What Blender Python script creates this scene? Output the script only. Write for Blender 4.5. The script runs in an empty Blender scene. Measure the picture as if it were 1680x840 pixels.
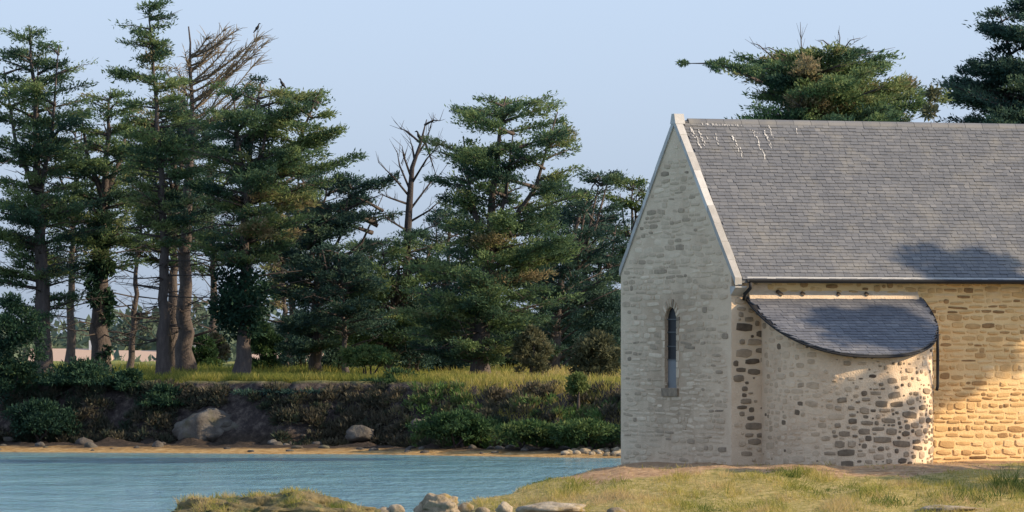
import bpy, bmesh, math, random
import numpy as np
from mathutils import Vector, noise
R = math.radians
random.seed(11)
rng = np.random.default_rng(11)
scene = bpy.context.scene
col = scene.collection

# ------------------------------------------------------------------ camera, sky, sun, exposure
F, HZ, CZ = 9240.0, 572.0, 4.0          # focal length in photo pixels, horizon row, eye height above the water
cd = bpy.data.cameras.new('camera')
cam = bpy.data.objects.new('camera', cd); col.objects.link(cam)
cam.location = (0, 0, CZ); cam.rotation_euler = (R(90), 0, 0)
cd.sensor_width = 36; cd.lens = 36*F/1680; cd.shift_y = (HZ-420)/1680
cd.clip_start = 1; cd.clip_end = 9000
scene.camera = cam
SUN_AZ, SUN_EL = R(-8), R(25)          # azimuth measured from +X towards +Y
SUN = Vector((math.cos(SUN_EL)*math.cos(SUN_AZ), math.cos(SUN_EL)*math.sin(SUN_AZ), math.sin(SUN_EL)))
world = bpy.data.worlds.new('World'); scene.world = world; world.use_nodes = True
wt = world.node_tree
sky = wt.nodes.new('ShaderNodeTexSky'); sky.sky_type = 'NISHITA'; sky.sun_disc = False
sky.sun_elevation = SUN_EL; sky.sun_rotation = R(90)-SUN_AZ
sky.air_density = 1.0; sky.dust_density = 2.0; sky.ozone_density = 1.0; sky.altitude = 0
soft = wt.nodes.new('ShaderNodeGamma'); soft.inputs['Gamma'].default_value = 0.38      # thin summer haze evens the sky out
pale = wt.nodes.new('ShaderNodeHueSaturation'); pale.inputs['Saturation'].default_value = 0.5
tint = wt.nodes.new('ShaderNodeMix'); tint.data_type = 'RGBA'; tint.blend_type = 'MULTIPLY'
tint.inputs['Factor'].default_value = 1.0
tint.inputs['B'].default_value = (1.80, 2.19, 2.88, 1)
bg = wt.nodes['Background']; bg.inputs['Strength'].default_value = 0.15
wt.links.new(sky.outputs[0], soft.inputs[0]); wt.links.new(soft.outputs[0], pale.inputs['Color']); wt.links.new(pale.outputs[0], tint.inputs['A']); wt.links.new(tint.outputs['Result'], bg.inputs['Color'])
sd = bpy.data.lights.new('sun', 'SUN'); sd.energy = 5.0; sd.angle = R(0.53); sd.color = (1.0, 0.79, 0.53)
sun = bpy.data.objects.new('sun', sd); col.objects.link(sun)
sun.rotation_euler = SUN.to_track_quat('Z', 'Y').to_euler(); sun.location = SUN*100
scene.view_settings.view_transform = 'Standard'; scene.view_settings.look = 'None'
scene.view_settings.exposure = 0.45; scene.view_settings.gamma = 1.0
scene.view_settings.use_curve_mapping = False
scene.render.resolution_x, scene.render.resolution_y = 1024, 512
scene.cycles.use_denoising = True
scene.cycles.max_bounces = 6; scene.cycles.transparent_max_bounces = 8

# ------------------------------------------------------------------ helpers
def at(px, py, d):                       # the point at depth d behind a photo pixel
    return Vector(((px-840)*d/F, d, CZ-(py-HZ)*d/F))
def xat(px, d): return (px-840)*d/F
def zat(py, d): return CZ-(py-HZ)*d/F
def sm(a, b, x):
    t = min(1.0, max(0.0, (x-a)/(b-a))); return t*t*(3-2*t)
def lerp_tab(tab, x):
    if x <= tab[0][0]: return tab[0][1]
    for (a, p), (b, q) in zip(tab, tab[1:]):
        if x <= b: return p+(q-p)*(x-a)/(b-a)
    return tab[-1][1]
def fbm(x, y, z=0.0, o=4):
    return noise.fractal(Vector((x, y, z)), 1.0, 2.0, o)
ORG = {}
def org(o): return ORG.get(o.name, Vector((0, 0, 0))) if o else Vector((0, 0, 0))
def tag(o, label=None, cat=None, group=None, kind=None):
    if label: o['label'] = label
    if cat: o['category'] = cat
    if group: o['group'] = group
    if kind: o['kind'] = kind
    return o
def empty(name, loc, label=None, cat=None, group=None):
    o = bpy.data.objects.new(name, None); col.objects.link(o); o.location = loc
    o.empty_display_size = 0.2
    ORG[o.name] = Vector(loc)
    return tag(o, label, cat, group)
def link_mesh(name, me, parent=None, origin=None):
    o = bpy.data.objects.new(name, me); col.objects.link(o)
    w = Vector(origin) if origin is not None else org(parent)
    if parent: o.parent = parent
    o.location = w-org(parent); ORG[o.name] = w
    return o
class MB:
    def __init__(s): s.v = []; s.f = []; s.t = []
    def add(s, verts, faces, t=0.5):
        b = len(s.v); s.v += [tuple(p) for p in verts]; s.f += [tuple(b+i for i in f) for f in faces]
        s.t += [t]*len(verts)
    def box(s, c, ax, ay, az, t=0.5):    # centre and three half-axis vectors
        c = Vector(c); P = []
        for k in (-1, 1):
            for j in (-1, 1):
                for i in (-1, 1): P.append(c+ax*i+ay*j+az*k)
        s.add(P, [(0, 2, 3, 1), (4, 5, 7, 6), (0, 1, 5, 4), (2, 6, 7, 3), (0, 4, 6, 2), (1, 3, 7, 5)], t)
    def tube(s, pts, rad, n=6, t=0.5, rough=0.0):
        pts = [Vector(p) for p in pts]; V = []; Fc = []
        for i, p in enumerate(pts):
            d = (pts[min(i+1, len(pts)-1)]-pts[max(i-1, 0)])
            if d.length < 1e-6: d = Vector((0, 0, 1))
            d.normalize()
            a = d.cross(Vector((0.31, 0.77, 0.2)) if abs(d.z) > 0.8 else Vector((0, 0, 1))).normalized(); b = d.cross(a)
            for k in range(n):
                q = 2*math.pi*k/n; r = rad[i]*(1+rough*random.uniform(-1, 1))
                V.append(p+(a*math.cos(q)+b*math.sin(q))*r)
        for i in range(len(pts)-1):
            for k in range(n):
                k2 = (k+1) % n
                Fc.append((i*n+k, i*n+k2, (i+1)*n+k2, (i+1)*n+k))
        Fc.append(tuple(reversed(range(n)))); Fc.append(tuple(range((len(pts)-1)*n, len(pts)*n)))
        s.add(V, Fc, t)
    def build(s, name, m, parent=None, smooth=False, origin=None):
        w = Vector(origin) if origin is not None else org(parent)
        me = bpy.data.meshes.new(name)
        me.from_pydata([(p[0]-w.x, p[1]-w.y, p[2]-w.z) for p in s.v], [], s.f)
        a = me.attributes.new('tint', 'FLOAT', 'POINT'); a.data.foreach_set('value', s.t)
        if smooth: me.polygons.foreach_set('use_smooth', [True]*len(me.polygons))
        me.materials.append(m); me.update()
        return link_mesh(name, me, parent, w)
def np_mesh(name, V, quads, tints, m, parent=None, origin=None):
    w = Vector(origin) if origin is not None else org(parent)
    me = bpy.data.meshes.new(name); n = len(quads)
    me.vertices.add(len(V)); me.vertices.foreach_set('co', (V-np.array(w)).astype(np.float32).ravel())
    me.loops.add(n*4); me.loops.foreach_set('vertex_index', quads.astype(np.int32).ravel())
    me.polygons.add(n); me.polygons.foreach_set('loop_start', np.arange(0, n*4, 4, dtype=np.int32))
    a = me.attributes.new('tint', 'FLOAT', 'POINT'); a.data.foreach_set('value', tints.astype(np.float32))
    me.materials.append(m); me.update(calc_edges=True); me.validate()
    return link_mesh(name, me, parent, w)
def leaves(name, P, A, L, Wd, T, m, parent=None, upright=0.6, origin=None):
    """one kite-shaped spray for each point P along axis A"""
    n = len(P); A = A/np.linalg.norm(A, axis=1, keepdims=True)
    up = np.array([0, 0, 1.0])+rng.normal(0, upright, (n, 3))
    S = np.cross(A, up); S /= np.linalg.norm(S, axis=1, keepdims=True)+1e-9
    L = L[:, None]; Wd = Wd[:, None]
    V = np.empty((n, 4, 3))
    V[:, 0] = P; V[:, 1] = P+A*L*0.45+S*Wd*0.5; V[:, 2] = P+A*L; V[:, 3] = P+A*L*0.45-S*Wd*0.5
    return np_mesh(name, V.reshape(-1, 3), np.arange(n*4).reshape(n, 4), np.repeat(T, 4), m, parent, origin)

# ------------------------------------------------------------------ materials
def newmat(name):
    m = bpy.data.materials.new(name); m.use_nodes = True
    return m, m.node_tree, m.node_tree.nodes['Principled BSDF']
def ramp(nt, fac, stops):
    r = nt.nodes.new('ShaderNodeValToRGB'); e = r.color_ramp.elements
    while len(e) < len(stops): e.new(0.5)
    for x, (p, c) in zip(e, stops): x.position = p; x.color = (*c, 1)
    nt.links.new(fac, r.inputs[0]); return r.outputs[0]
def nz(nt, scale, detail=5, rough=0.6, vec=None, stretch=None):
    n = nt.nodes.new('ShaderNodeTexNoise'); n.inputs['Scale'].default_value = scale
    n.inputs['Detail'].default_value = detail; n.inputs['Roughness'].default_value = rough
    tc = nt.nodes.new('ShaderNodeNewGeometry').outputs['Position'] if vec is None else vec
    if stretch:
        mp = nt.nodes.new('ShaderNodeMapping'); mp.inputs['Scale'].default_value = stretch
        nt.links.new(tc, mp.inputs[0]); tc = mp.outputs[0]
    nt.links.new(tc, n.inputs['Vector']); return n.outputs['Fac']
def mth(nt, op, a, b=None, clamp=False):
    n = nt.nodes.new('ShaderNodeMath'); n.operation = op; n.use_clamp = clamp
    for i, x in enumerate((a, b)):
        if x is None: continue
        if isinstance(x, (int, float)): n.inputs[i].default_value = x
        else: nt.links.new(x, n.inputs[i])
    return n.outputs[0]
def mix(nt, fac, a, b, mode='MIX'):
    n = nt.nodes.new('ShaderNodeMix'); n.data_type = 'RGBA'; n.blend_type = mode
    for s, x in (('Factor', fac), ('A', a), ('B', b)):
        if isinstance(x, (int, float)): n.inputs[s].default_value = x
        elif isinstance(x, tuple): n.inputs[s].default_value = (*x, 1)
        else: nt.links.new(x, n.inputs[s])
    return n.outputs['Result']
def bump(nt, p, h, strength, dist):
    b = nt.nodes.new('ShaderNodeBump'); b.inputs['Strength'].default_value = strength
    b.inputs['Distance'].default_value = dist; nt.links.new(h, b.inputs['Height']); nt.links.new(b.outputs[0], p.inputs['Normal'])
def attr(nt, name='tint'):
    a = nt.nodes.new('ShaderNodeAttribute'); a.attribute_name = name; return a.outputs['Fac']
def posz(nt):
    g = nt.nodes.new('ShaderNodeNewGeometry'); s = nt.nodes.new('ShaderNodeSeparateXYZ')
    nt.links.new(g.outputs['Position'], s.inputs[0]); return s.outputs
def tinted(name, stops, rough=0.85, nscale=6, nw=0.35, bscale=None, bstr=0.4, bdist=0.01, spec=0.3, stretch=None, blotch=None):
    m, nt, p = newmat(name)
    n = nz(nt, nscale, stretch=stretch)
    f = mth(nt, 'ADD', attr(nt), mth(nt, 'MULTIPLY', mth(nt, 'SUBTRACT', n, 0.5), nw*2), True)
    c = ramp(nt, f, stops)
    if blotch:
        bs, bcol, lo, hi = blotch
        k = ramp(nt, nz(nt, bs, 6, 0.65), [(lo, (0, 0, 0)), (hi, (1, 1, 1))])
        c = mix(nt, k, c, bcol)
    nt.links.new(c, p.inputs['Base Color']); p.inputs['Roughness'].default_value = rough
    p.inputs['Specular IOR Level'].default_value = spec
    if bscale: bump(nt, p, nz(nt, bscale), bstr, bdist)
    return m
def leafmat(name, stops, transl=0.3, nw=0.2):
    m, nt, p = newmat(name)
    f = mth(nt, 'ADD', attr(nt), mth(nt, 'MULTIPLY', mth(nt, 'SUBTRACT', nz(nt, 1.3, 3), 0.5), nw*2), True)
    c = ramp(nt, f, stops)
    nt.links.new(c, p.inputs['Base Color']); p.inputs['Roughness'].default_value = 0.75
    p.inputs['Specular IOR Level'].default_value = 0.15
    t = nt.nodes.new('ShaderNodeBsdfTranslucent'); nt.links.new(c, t.inputs[0])
    x = nt.nodes.new('ShaderNodeMixShader'); x.inputs[0].default_value = transl
    nt.links.new(p.outputs[0], x.inputs[1]); nt.links.new(t.outputs[0], x.inputs[2])
    nt.links.new(x.outputs[0], nt.nodes['Material Output'].inputs['Surface'])
    return m
M = {}
M['needle'] = leafmat('cypress foliage', [(0.0, (0.034, 0.072, 0.056)), (0.35, (0.08, 0.14, 0.078)), (0.62, (0.165, 0.235, 0.095)), (0.88, (0.25, 0.28, 0.12)), (1.0, (0.28, 0.225, 0.13))], 0.4)
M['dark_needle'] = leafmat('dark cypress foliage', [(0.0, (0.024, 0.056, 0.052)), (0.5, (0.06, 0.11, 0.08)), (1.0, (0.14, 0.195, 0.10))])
M['ivy'] = leafmat('ivy leaves', [(0.0, (0.012, 0.035, 0.026)), (0.6, (0.03, 0.07, 0.04)), (1.0, (0.07, 0.11, 0.04))], 0.2)
M['bush'] = leafmat('bush leaves', [(0.0, (0.028, 0.06, 0.03)), (0.5, (0.055, 0.11, 0.04)), (1.0, (0.14, 0.18, 0.06))])
M['grey_bush'] = leafmat('tamarisk foliage', [(0.0, (0.06, 0.07, 0.04)), (0.6, (0.12, 0.125, 0.07)), (1.0, (0.2, 0.18, 0.11))])
M['heather'] = leafmat('heather sprigs', [(0.0, (0.035, 0.055, 0.036)), (0.4, (0.10, 0.088, 0.065)), (0.75, (0.17, 0.145, 0.085)), (1.0, (0.10, 0.18, 0.055))])
M['grass'] = leafmat('grass blades', [(0.0, (0.07, 0.125, 0.03)), (0.45, (0.29, 0.29, 0.065)), (0.75, (0.50, 0.41, 0.13)), (1.0, (0.56, 0.42, 0.22))], 0.45)
M['twig'] = tinted('dead twigs', [(0, (0.09, 0.07, 0.05)), (0.5, (0.19, 0.15, 0.10)), (1, (0.28, 0.23, 0.15))], 0.9)
M['bark'] = tinted('bark', [(0, (0.035, 0.03, 0.032)), (0.5, (0.085, 0.07, 0.065)), (1, (0.17, 0.14, 0.12))], 0.95, 9, 0.5, 14, 0.9, 0.05, stretch=(1, 1, 0.25))
M['far_leaf_haze'] = leafmat('haze-paled distant foliage', [(0, (0.08, 0.125, 0.10)), (1, (0.16, 0.20, 0.13))])  # distance haze is put into the leaf colour, lighter than nearby foliage
M['mortar'] = tinted('lime mortar', [(0, (0.44, 0.32, 0.215)), (0.4, (0.64, 0.485, 0.335)), (1, (0.76, 0.60, 0.43))], 0.95, 2.6, 0.5, 26, 0.8, 0.03, blotch=(1.1, (0.52, 0.37, 0.245), 0.5, 0.75))
M['ochre_mortar'] = tinted('ochre lime mortar', [(0, (0.50, 0.31, 0.14)), (0.5, (0.76, 0.52, 0.25)), (1, (0.84, 0.63, 0.35))], 0.95, 2.0, 0.4, 26, 0.6, 0.02)
M['stone'] = tinted('rubble stone', [(0, (0.085, 0.06, 0.042)), (0.3, (0.21, 0.16, 0.11)), (0.6, (0.48, 0.36, 0.245)), (1, (0.76, 0.60, 0.43))], 0.9, 9, 0.22, 30, 0.7, 0.015)
M['ochre_stone'] = tinted('ochre rubble stone', [(0, (0.16, 0.09, 0.04)), (0.35, (0.40, 0.235, 0.10)), (0.7, (0.64, 0.41, 0.18)), (1, (0.76, 0.54, 0.29))], 0.9, 7, 0.25, 30, 0.7, 0.015)
M['coping'] = tinted('coping stone', [(0, (0.27, 0.25, 0.22)), (0.6, (0.42, 0.40, 0.37)), (1, (0.56, 0.54, 0.51))], 0.85, 5, 0.4, 30, 0.5, 0.01)
M['slate'] = tinted('roof slate', [(0, (0.092, 0.097, 0.107)), (0.5, (0.128, 0.132, 0.142)), (1, (0.20, 0.198, 0.198))], 0.62, 1.2, 0.18, 40, 0.35, 0.006, spec=0.4, blotch=(1.6, (0.21, 0.20, 0.18), 0.5, 0.8))
M['slate_blue'] = tinted('porch slate', [(0, (0.085, 0.09, 0.108)), (0.5, (0.125, 0.13, 0.148)), (1, (0.20, 0.20, 0.21))], 0.62, 1.5, 0.2, 40, 0.35, 0.006, spec=0.4)
M['zinc'] = tinted('tarred zinc', [(0, (0.016, 0.016, 0.018)), (1, (0.05, 0.05, 0.052))], 0.7, 6, 0.2, spec=0.3)
M['pale_zinc'] = tinted('pale zinc', [(0, (0.30, 0.30, 0.30)), (1, (0.5, 0.5, 0.49))], 0.5, 6, 0.2)
M['droppings'] = tinted('white lichen and droppings', [(0, (0.34, 0.33, 0.31)), (0.5, (0.52, 0.50, 0.47)), (1, (0.66, 0.64, 0.6))], 0.95, 14, 0.6)
M['glass'] = tinted('dark window glass', [(0, (0.012, 0.012, 0.014)), (1, (0.03, 0.03, 0.033))], 0.5, 6, 0.1, spec=0.12)
M['grey_pane'] = tinted('grey lower pane', [(0, (0.12, 0.12, 0.125)), (1, (0.2, 0.2, 0.2))], 0.5, 8, 0.4)
M['lead'] = tinted('lead bars', [(0, (0.05, 0.05, 0.05)), (1, (0.1, 0.1, 0.1))], 0.6)
M['bird'] = tinted('black plumage', [(0, (0.008, 0.008, 0.01)), (1, (0.025, 0.025, 0.028))], 0.6)
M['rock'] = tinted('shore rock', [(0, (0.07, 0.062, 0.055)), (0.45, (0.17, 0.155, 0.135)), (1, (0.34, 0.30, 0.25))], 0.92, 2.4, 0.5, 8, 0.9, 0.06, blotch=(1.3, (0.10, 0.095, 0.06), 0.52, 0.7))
M['near_rock'] = tinted('lichen covered rock', [(0, (0.12, 0.095, 0.065)), (0.4, (0.27, 0.22, 0.155)), (0.7, (0.46, 0.39, 0.29)), (1, (0.62, 0.54, 0.42))], 0.92, 3.2, 0.55, 11, 0.9, 0.05, blotch=(2.6, (0.22, 0.16, 0.05), 0.55, 0.68))
M['wrack_rock'] = tinted('weedy rock', [(0, (0.06, 0.055, 0.03)), (0.45, (0.15, 0.12, 0.055)), (0.8, (0.30, 0.21, 0.09)), (1, (0.48, 0.36, 0.2))], 0.9, 2.6, 0.55, 11, 1.0, 0.06, blotch=(1.8, (0.07, 0.08, 0.03), 0.5, 0.62))
M['white_wall'] = tinted('white render', [(0, (0.6, 0.58, 0.55)), (1, (0.78, 0.76, 0.73))], 0.9)
M['peach_roof'] = tinted('peach roof tiles', [(0, (0.36, 0.24, 0.18)), (1, (0.52, 0.40, 0.32))], 0.9)
M['shutter'] = tinted('window dark', [(0, (0.05, 0.06, 0.07)), (1, (0.1, 0.1, 0.12))], 0.4)

def island_mat():
    m, nt, p = newmat('island ground'); z = posz(nt)[2]
    n1 = nz(nt, 0.7, 6, 0.65); n2 = nz(nt, 3.5, 6, 0.7)
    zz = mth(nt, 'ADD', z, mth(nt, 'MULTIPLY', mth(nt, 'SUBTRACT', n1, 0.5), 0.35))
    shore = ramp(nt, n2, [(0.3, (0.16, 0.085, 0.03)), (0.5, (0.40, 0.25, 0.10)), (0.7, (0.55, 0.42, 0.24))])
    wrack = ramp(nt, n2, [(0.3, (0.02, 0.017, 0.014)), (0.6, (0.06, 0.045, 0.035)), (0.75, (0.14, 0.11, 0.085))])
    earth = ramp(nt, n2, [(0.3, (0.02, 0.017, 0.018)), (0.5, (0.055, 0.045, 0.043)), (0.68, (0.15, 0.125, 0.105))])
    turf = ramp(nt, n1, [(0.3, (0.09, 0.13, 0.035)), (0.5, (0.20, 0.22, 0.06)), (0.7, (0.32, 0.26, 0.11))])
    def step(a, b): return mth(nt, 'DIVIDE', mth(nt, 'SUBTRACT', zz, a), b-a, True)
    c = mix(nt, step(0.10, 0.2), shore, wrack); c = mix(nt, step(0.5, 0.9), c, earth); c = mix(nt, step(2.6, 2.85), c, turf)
    nt.links.new(c, p.inputs['Base Color']); p.inputs['Roughness'].default_value = 0.95; p.inputs['Specular IOR Level'].default_value = 0.15
    bump(nt, p, nz(nt, 5, 8, 0.7), 0.9, 0.15)
    return m
def land_mat():
    m, nt, p = newmat('meadow ground'); xyz = posz(nt)
    n1 = nz(nt, 0.8, 6, 0.65, stretch=(1, 0.35, 1)); n2 = nz(nt, 6, 6, 0.7)
    grass = ramp(nt, n2, [(0.3, (0.12, 0.12, 0.035)), (0.5, (0.32, 0.26, 0.09)), (0.7, (0.50, 0.38, 0.19))])
    bare = ramp(nt, n2, [(0.3, (0.20, 0.115, 0.06)), (0.55, (0.40, 0.26, 0.15)), (0.75, (0.54, 0.38, 0.24))])
    # trodden earth in front of the wall
    k = mth(nt, 'ADD', attr(nt), mth(nt, 'MULTIPLY', mth(nt, 'SUBTRACT', n1, 0.5), 1.6))
    k = mth(nt, 'MULTIPLY', mth(nt, 'SUBTRACT', k, 0.4), 5, True)
    c = mix(nt, k, grass, bare)
    low = mth(nt, 'DIVIDE', mth(nt, 'SUBTRACT', 0.75, mth(nt, 'ADD', xyz[2], mth(nt, 'MULTIPLY', mth(nt, 'SUBTRACT', n1, 0.5), 0.5))), 0.3, True)
    c = mix(nt, low, c, ramp(nt, n2, [(0.3, (0.10, 0.07, 0.035)), (0.6, (0.32, 0.23, 0.11)), (0.8, (0.5, 0.4, 0.26))]))
    nt.links.new(c, p.inputs['Base Color']); p.inputs['Roughness'].default_value = 0.95; p.inputs['Specular IOR Level'].default_value = 0.15
    bump(nt, p, nz(nt, 9, 8, 0.7), 0.8, 0.05)
    return m
def water_mat():
    m, nt, p = newmat('sea water')
    n = nz(nt, 0.25, 3); c = ramp(nt, n, [(0.35, (0.10, 0.25, 0.30)), (0.65, (0.16, 0.33, 0.38))])
    nt.links.new(c, p.inputs['Base Color']); p.inputs['Roughness'].default_value = 0.12; p.inputs['IOR'].default_value = 1.33
    h = mth(nt, 'ADD', nz(nt, 2.6, 4, 0.65, stretch=(1, 0.4, 1)), mth(nt, 'MULTIPLY', nz(nt, 0.35, 3, 0.5, stretch=(1, 0.5, 1)), 2.0))
    bump(nt, p, h, 1.0, 0.28)
    return m
M['island'] = island_mat(); M['land'] = land_mat(); M['water'] = water_mat()
M['far_ground'] = tinted('distant fields', [(0, (0.10, 0.13, 0.06)), (1, (0.22, 0.2, 0.1))], 0.95, 0.03, 0.5)

# ------------------------------------------------------------------ terrain and water
def grid_obj(name, xs, ys, hfun, m, tfun=None):
    V = []; T = []
    for y in ys:
        for x in xs:
            q = hfun(x, y); V.append(q if isinstance(q, tuple) else (x, y, q)); T.append(tfun(x, y) if tfun else 0.5)
    nx = len(xs)
    Fc = [(j*nx+i, j*nx+i+1, (j+1)*nx+i+1, (j+1)*nx+i) for j in range(len(ys)-1) for i in range(nx-1)]
    b = MB(); b.v = V; b.f = Fc; b.t = T
    return b.build(name, m, smooth=True)
def shore(x):                            # depth of the island's waterline
    return lerp_tab([(-60, 222), (-20.7, 218.5), (-5, 212.5), (4.5, 205), (12, 192), (30, 178), (70, 176)], x)+0.5*fbm(x*0.25, 3.3)
def island_h(x, y):
    t = y-shore(x); r = sm(-6, 2, x)     # steep earth cliff on the left, gentler slope on the right
    if t < 0: z = max(-1.2, t*0.12)
    elif t < 5: z = 0.06*t
    else:
        a = 5.2; b = 7.6+3.8*r
        z = 0.3+(2.42)*sm(a, b, t)**(0.75)+0.55*sm(b, 55, t)
    if t > 3:
        k = sm(3, 6, t)*(1-sm(9+4*r, 14+4*r, t))
        z += k*(0.5*fbm(x*0.8, y*0.9, 1.7)+0.22*fbm(x*2.6, y*2.6, 4.7, 3))+0.12*fbm(x*0.5, y*0.5, 8.1)*sm(6, 12, t)
    if 3 < t < 20: z = min(z, 2.70+0.01*(t-5)+0.03*fbm(x, y, 2.9))
    z -= 5*sm(88, 105, t)
    return z
xs = list(np.arange(-70, -26, 1.0))+list(np.arange(-26, 8, 0.22))+list(np.arange(8, 70, 1.0))
ts = list(np.arange(-8, 3, 0.6))+list(np.arange(3, 14, 0.22))+list(np.arange(14, 112, 2.0))
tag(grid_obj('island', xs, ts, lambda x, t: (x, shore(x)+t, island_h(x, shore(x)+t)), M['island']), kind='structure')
CREST = [(-9, -1.2), (-4.4, -0.5), (-2.4, 0.1), (-1.3, 0.62), (-0.7, 0.90), (0, 1.06), (0.8, 1.24), (2.3, 1.46), (4, 1.53), (10, 1.56), (20, 1.7), (70, 2.2)]
def land_h(x, y):
    c = lerp_tab(CREST, x)
    z = c-0.118*max(0.0, 118.2-y)-0.25*max(0.0, 104-y)
    if x < 3.2: z -= 0.35*max(0.0, y-(117.5+2.4*max(0, x)))*(1-sm(2.0, 3.4, x))
    z -= 0.15*max(0.0, y-134)
    return max(-1.3, z)+0.07*fbm(x*0.6, y*0.35, 2.2)+0.025*fbm(x*2.5, y*2, 5.5)
CO = Vector((4.675, 120.0, 1.53)); TH = R(22)
U = Vector((math.cos(TH), math.sin(TH), 0)); Vv = Vector((-math.sin(TH), math.cos(TH), 0)); Z = Vector((0, 0, 1))
def Wp(s, w, z): return CO+U*s+Vv*w+Z*(z-CO.z)      # along the long wall, towards its back, absolute height
def bare_t(x, y):                        # trodden earth near the foot of the wall
    p = Vector((x, y, CO.z))-CO; s = p.dot(U); w = -p.dot(Vv)
    d = w-(2.1 if 0.5 < s < 4.6 else 0.0)
    k = (1-sm(1.0, 3.4, d))*sm(-5.5, -2.5, s)
    return 0.15+0.75*k
xs = list(np.arange(-9, 14, 0.16))+list(np.arange(14, 72, 1.2)); ys = list(np.arange(92, 104, 0.6))+list(np.arange(104, 122, 0.16))+list(np.arange(122, 150, 1.0))
tag(grid_obj('meadow', xs, ys, land_h, M['land'], bare_t), kind='structure')
b = MB(); b.add([(-3000, -200, 0), (3000, -200, 0), (3000, 5000, 0), (-3000, 5000, 0)], [(0, 1, 2, 3)])
tag(b.build('sea', M['water']), kind='structure')
def far_h(x, y): return -1+1.8*sm(540, 600, y)+4.5*sm(640, 900, y)*(1+0.6*fbm(x*0.004, y*0.004, 4))
tag(grid_obj('far_coast', list(np.arange(-900, 901, 25)), list(np.arange(535, 1000, 15)), far_h, M['far_ground']), kind='structure')

# ------------------------------------------------------------------ the chapel
chapel = empty('chapel', CO, 'small stone chapel with steep grey slate roof and rounded lean-to apse', 'chapel')
WID, LEN = 6.0, 8.4
EZ, RZ, TOPZ = 5.49, 9.0, 5.62           # front eave, ridge, wall head
SL = (RZ-EZ)/(WID/2+0.25)                # roof rise per metre
def roof_z(w): return RZ-SL*abs(w-WID/2)
def prism(poly, s0, s1, flip=False):     # cross-section (w,z) swept along the long wall
    n = len(poly); V = [Wp(s0, w, z) for w, z in poly]+[Wp(s1, w, z) for w, z in poly]
    Fc = [tuple(range(n-1, -1, -1)), tuple(range(n, 2*n))]+[(i, (i+1) % n, n+(i+1) % n, n+i) for i in range(n)]
    return V, Fc
# gable wall with its lancet cut through
b = MB(); g0 = 0.9
gp = [(0, g0), (WID, g0), (WID, roof_z(WID)-0.10), (WID/2, RZ-0.10), (0, roof_z(0)-0.10)]
V, Fc = prism(gp, 0, 0.95); b.add(V, Fc, 0.6)
gable = b.build('gable_wall', M['mortar'], chapel)
WC, WH, WZ0, WZ1 = 3.22, 0.31, 3.14, 4.60    # lancet centre, half width, sill, springing
lanc = [(WC-WH, WZ0), (WC+WH, WZ0)]+[(WC+WH*math.cos(a), WZ1+WH*math.sin(a)) for a in np.linspace(0, math.pi, 13)]
V, Fc = prism(lanc, -0.3, 0.3); c_ = MB(); c_.add(V, Fc); cut = c_.build('cutter', M['mortar'], chapel)
for ob in (gable, cut):
    bm = bmesh.new(); bm.from_mesh(ob.data); bmesh.ops.recalc_face_normals(bm, faces=bm.faces); bm.to_mesh(ob.data); bm.free()
md = gable.modifiers.new('cut', 'BOOLEAN'); md.object = cut; md.operation = 'DIFFERENCE'; md.solver = 'EXACT'
bpy.context.view_layer.update()
me2 = bpy.data.meshes.new_from_object(gable.evaluated_get(bpy.context.evaluated_depsgraph_get()))
gable.modifiers.clear(); gable.data = me2; bpy.data.objects.remove(cut)
# the window in it
win = empty('window', Wp(0, WC, WZ0)); win.parent = chapel; win.location = Wp(0, WC, WZ0)-CO
def lancet_poly(hw, z0, zs, s, zmax=None):
    return [Wp(s, WC-hw, z0), Wp(s, WC+hw, z0)]+[Wp(s, WC+hw*math.cos(a), zs+hw*math.sin(a)) for a in np.linspace(0, math.pi, 13)]
b = MB(); b.add(lancet_poly(WH+0.01, WZ0+0.62, WZ1, 0.07), [tuple(range(15))], 0.3); b.build('pane', M['glass'], win)
b = MB(); b.add([Wp(0.066, WC-WH-0.01, WZ0), Wp(0.066, WC+WH+0.01, WZ0), Wp(0.066, WC+WH+0.01, WZ0+0.61), Wp(0.066, WC-WH-0.01, WZ0+0.61)], [(0, 1, 2, 3)], 0.5); b.build('lower_pane', M['grey_pane'], win)
for zz in (3.76, 4.05, 4.36, 4.64):
    b = MB(); b.box(Wp(0.055, WC, zz), U*0.008, Vv*WH, Z*0.012); b.build('glazing_bar', M['lead'], win)
b = MB(); b.box(Wp(0.06, WC, WZ0-0.09), U*0.10, Vv*(WH+0.12), Z*0.085, 0.35); b.build('sill', M['stone'], win)
for i, a in enumerate(np.linspace(0.12, math.pi-0.12, 11)):
    b = MB(); r = WH+0.13; rd = Vv*math.cos(a)+Z*math.sin(a); tg = -Vv*math.sin(a)+Z*math.cos(a)
    b.box(Wp(0.04, WC, WZ1)+rd*(WH+0.10), U*0.055, rd*0.085, tg*0.036, random.uniform(0.15, 0.95)); b.build('voussoir', M['stone'], win)
for sgn in (-1, 1):
    z = WZ0+0.05; i = 0
    while z < WZ1-0.1:
        h = random.uniform(0.14, 0.24); w = 0.10+0.07*(i % 2)
        b = MB(); b.box(Wp(0.03, WC+sgn*(WH+w/2+0.004), z+h/2), U*0.043, Vv*w/2, Z*(h/2-0.012), random.uniform(0.45, 0.85)); b.build('jamb_stone', M['stone'], win); z += h; i += 1
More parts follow.
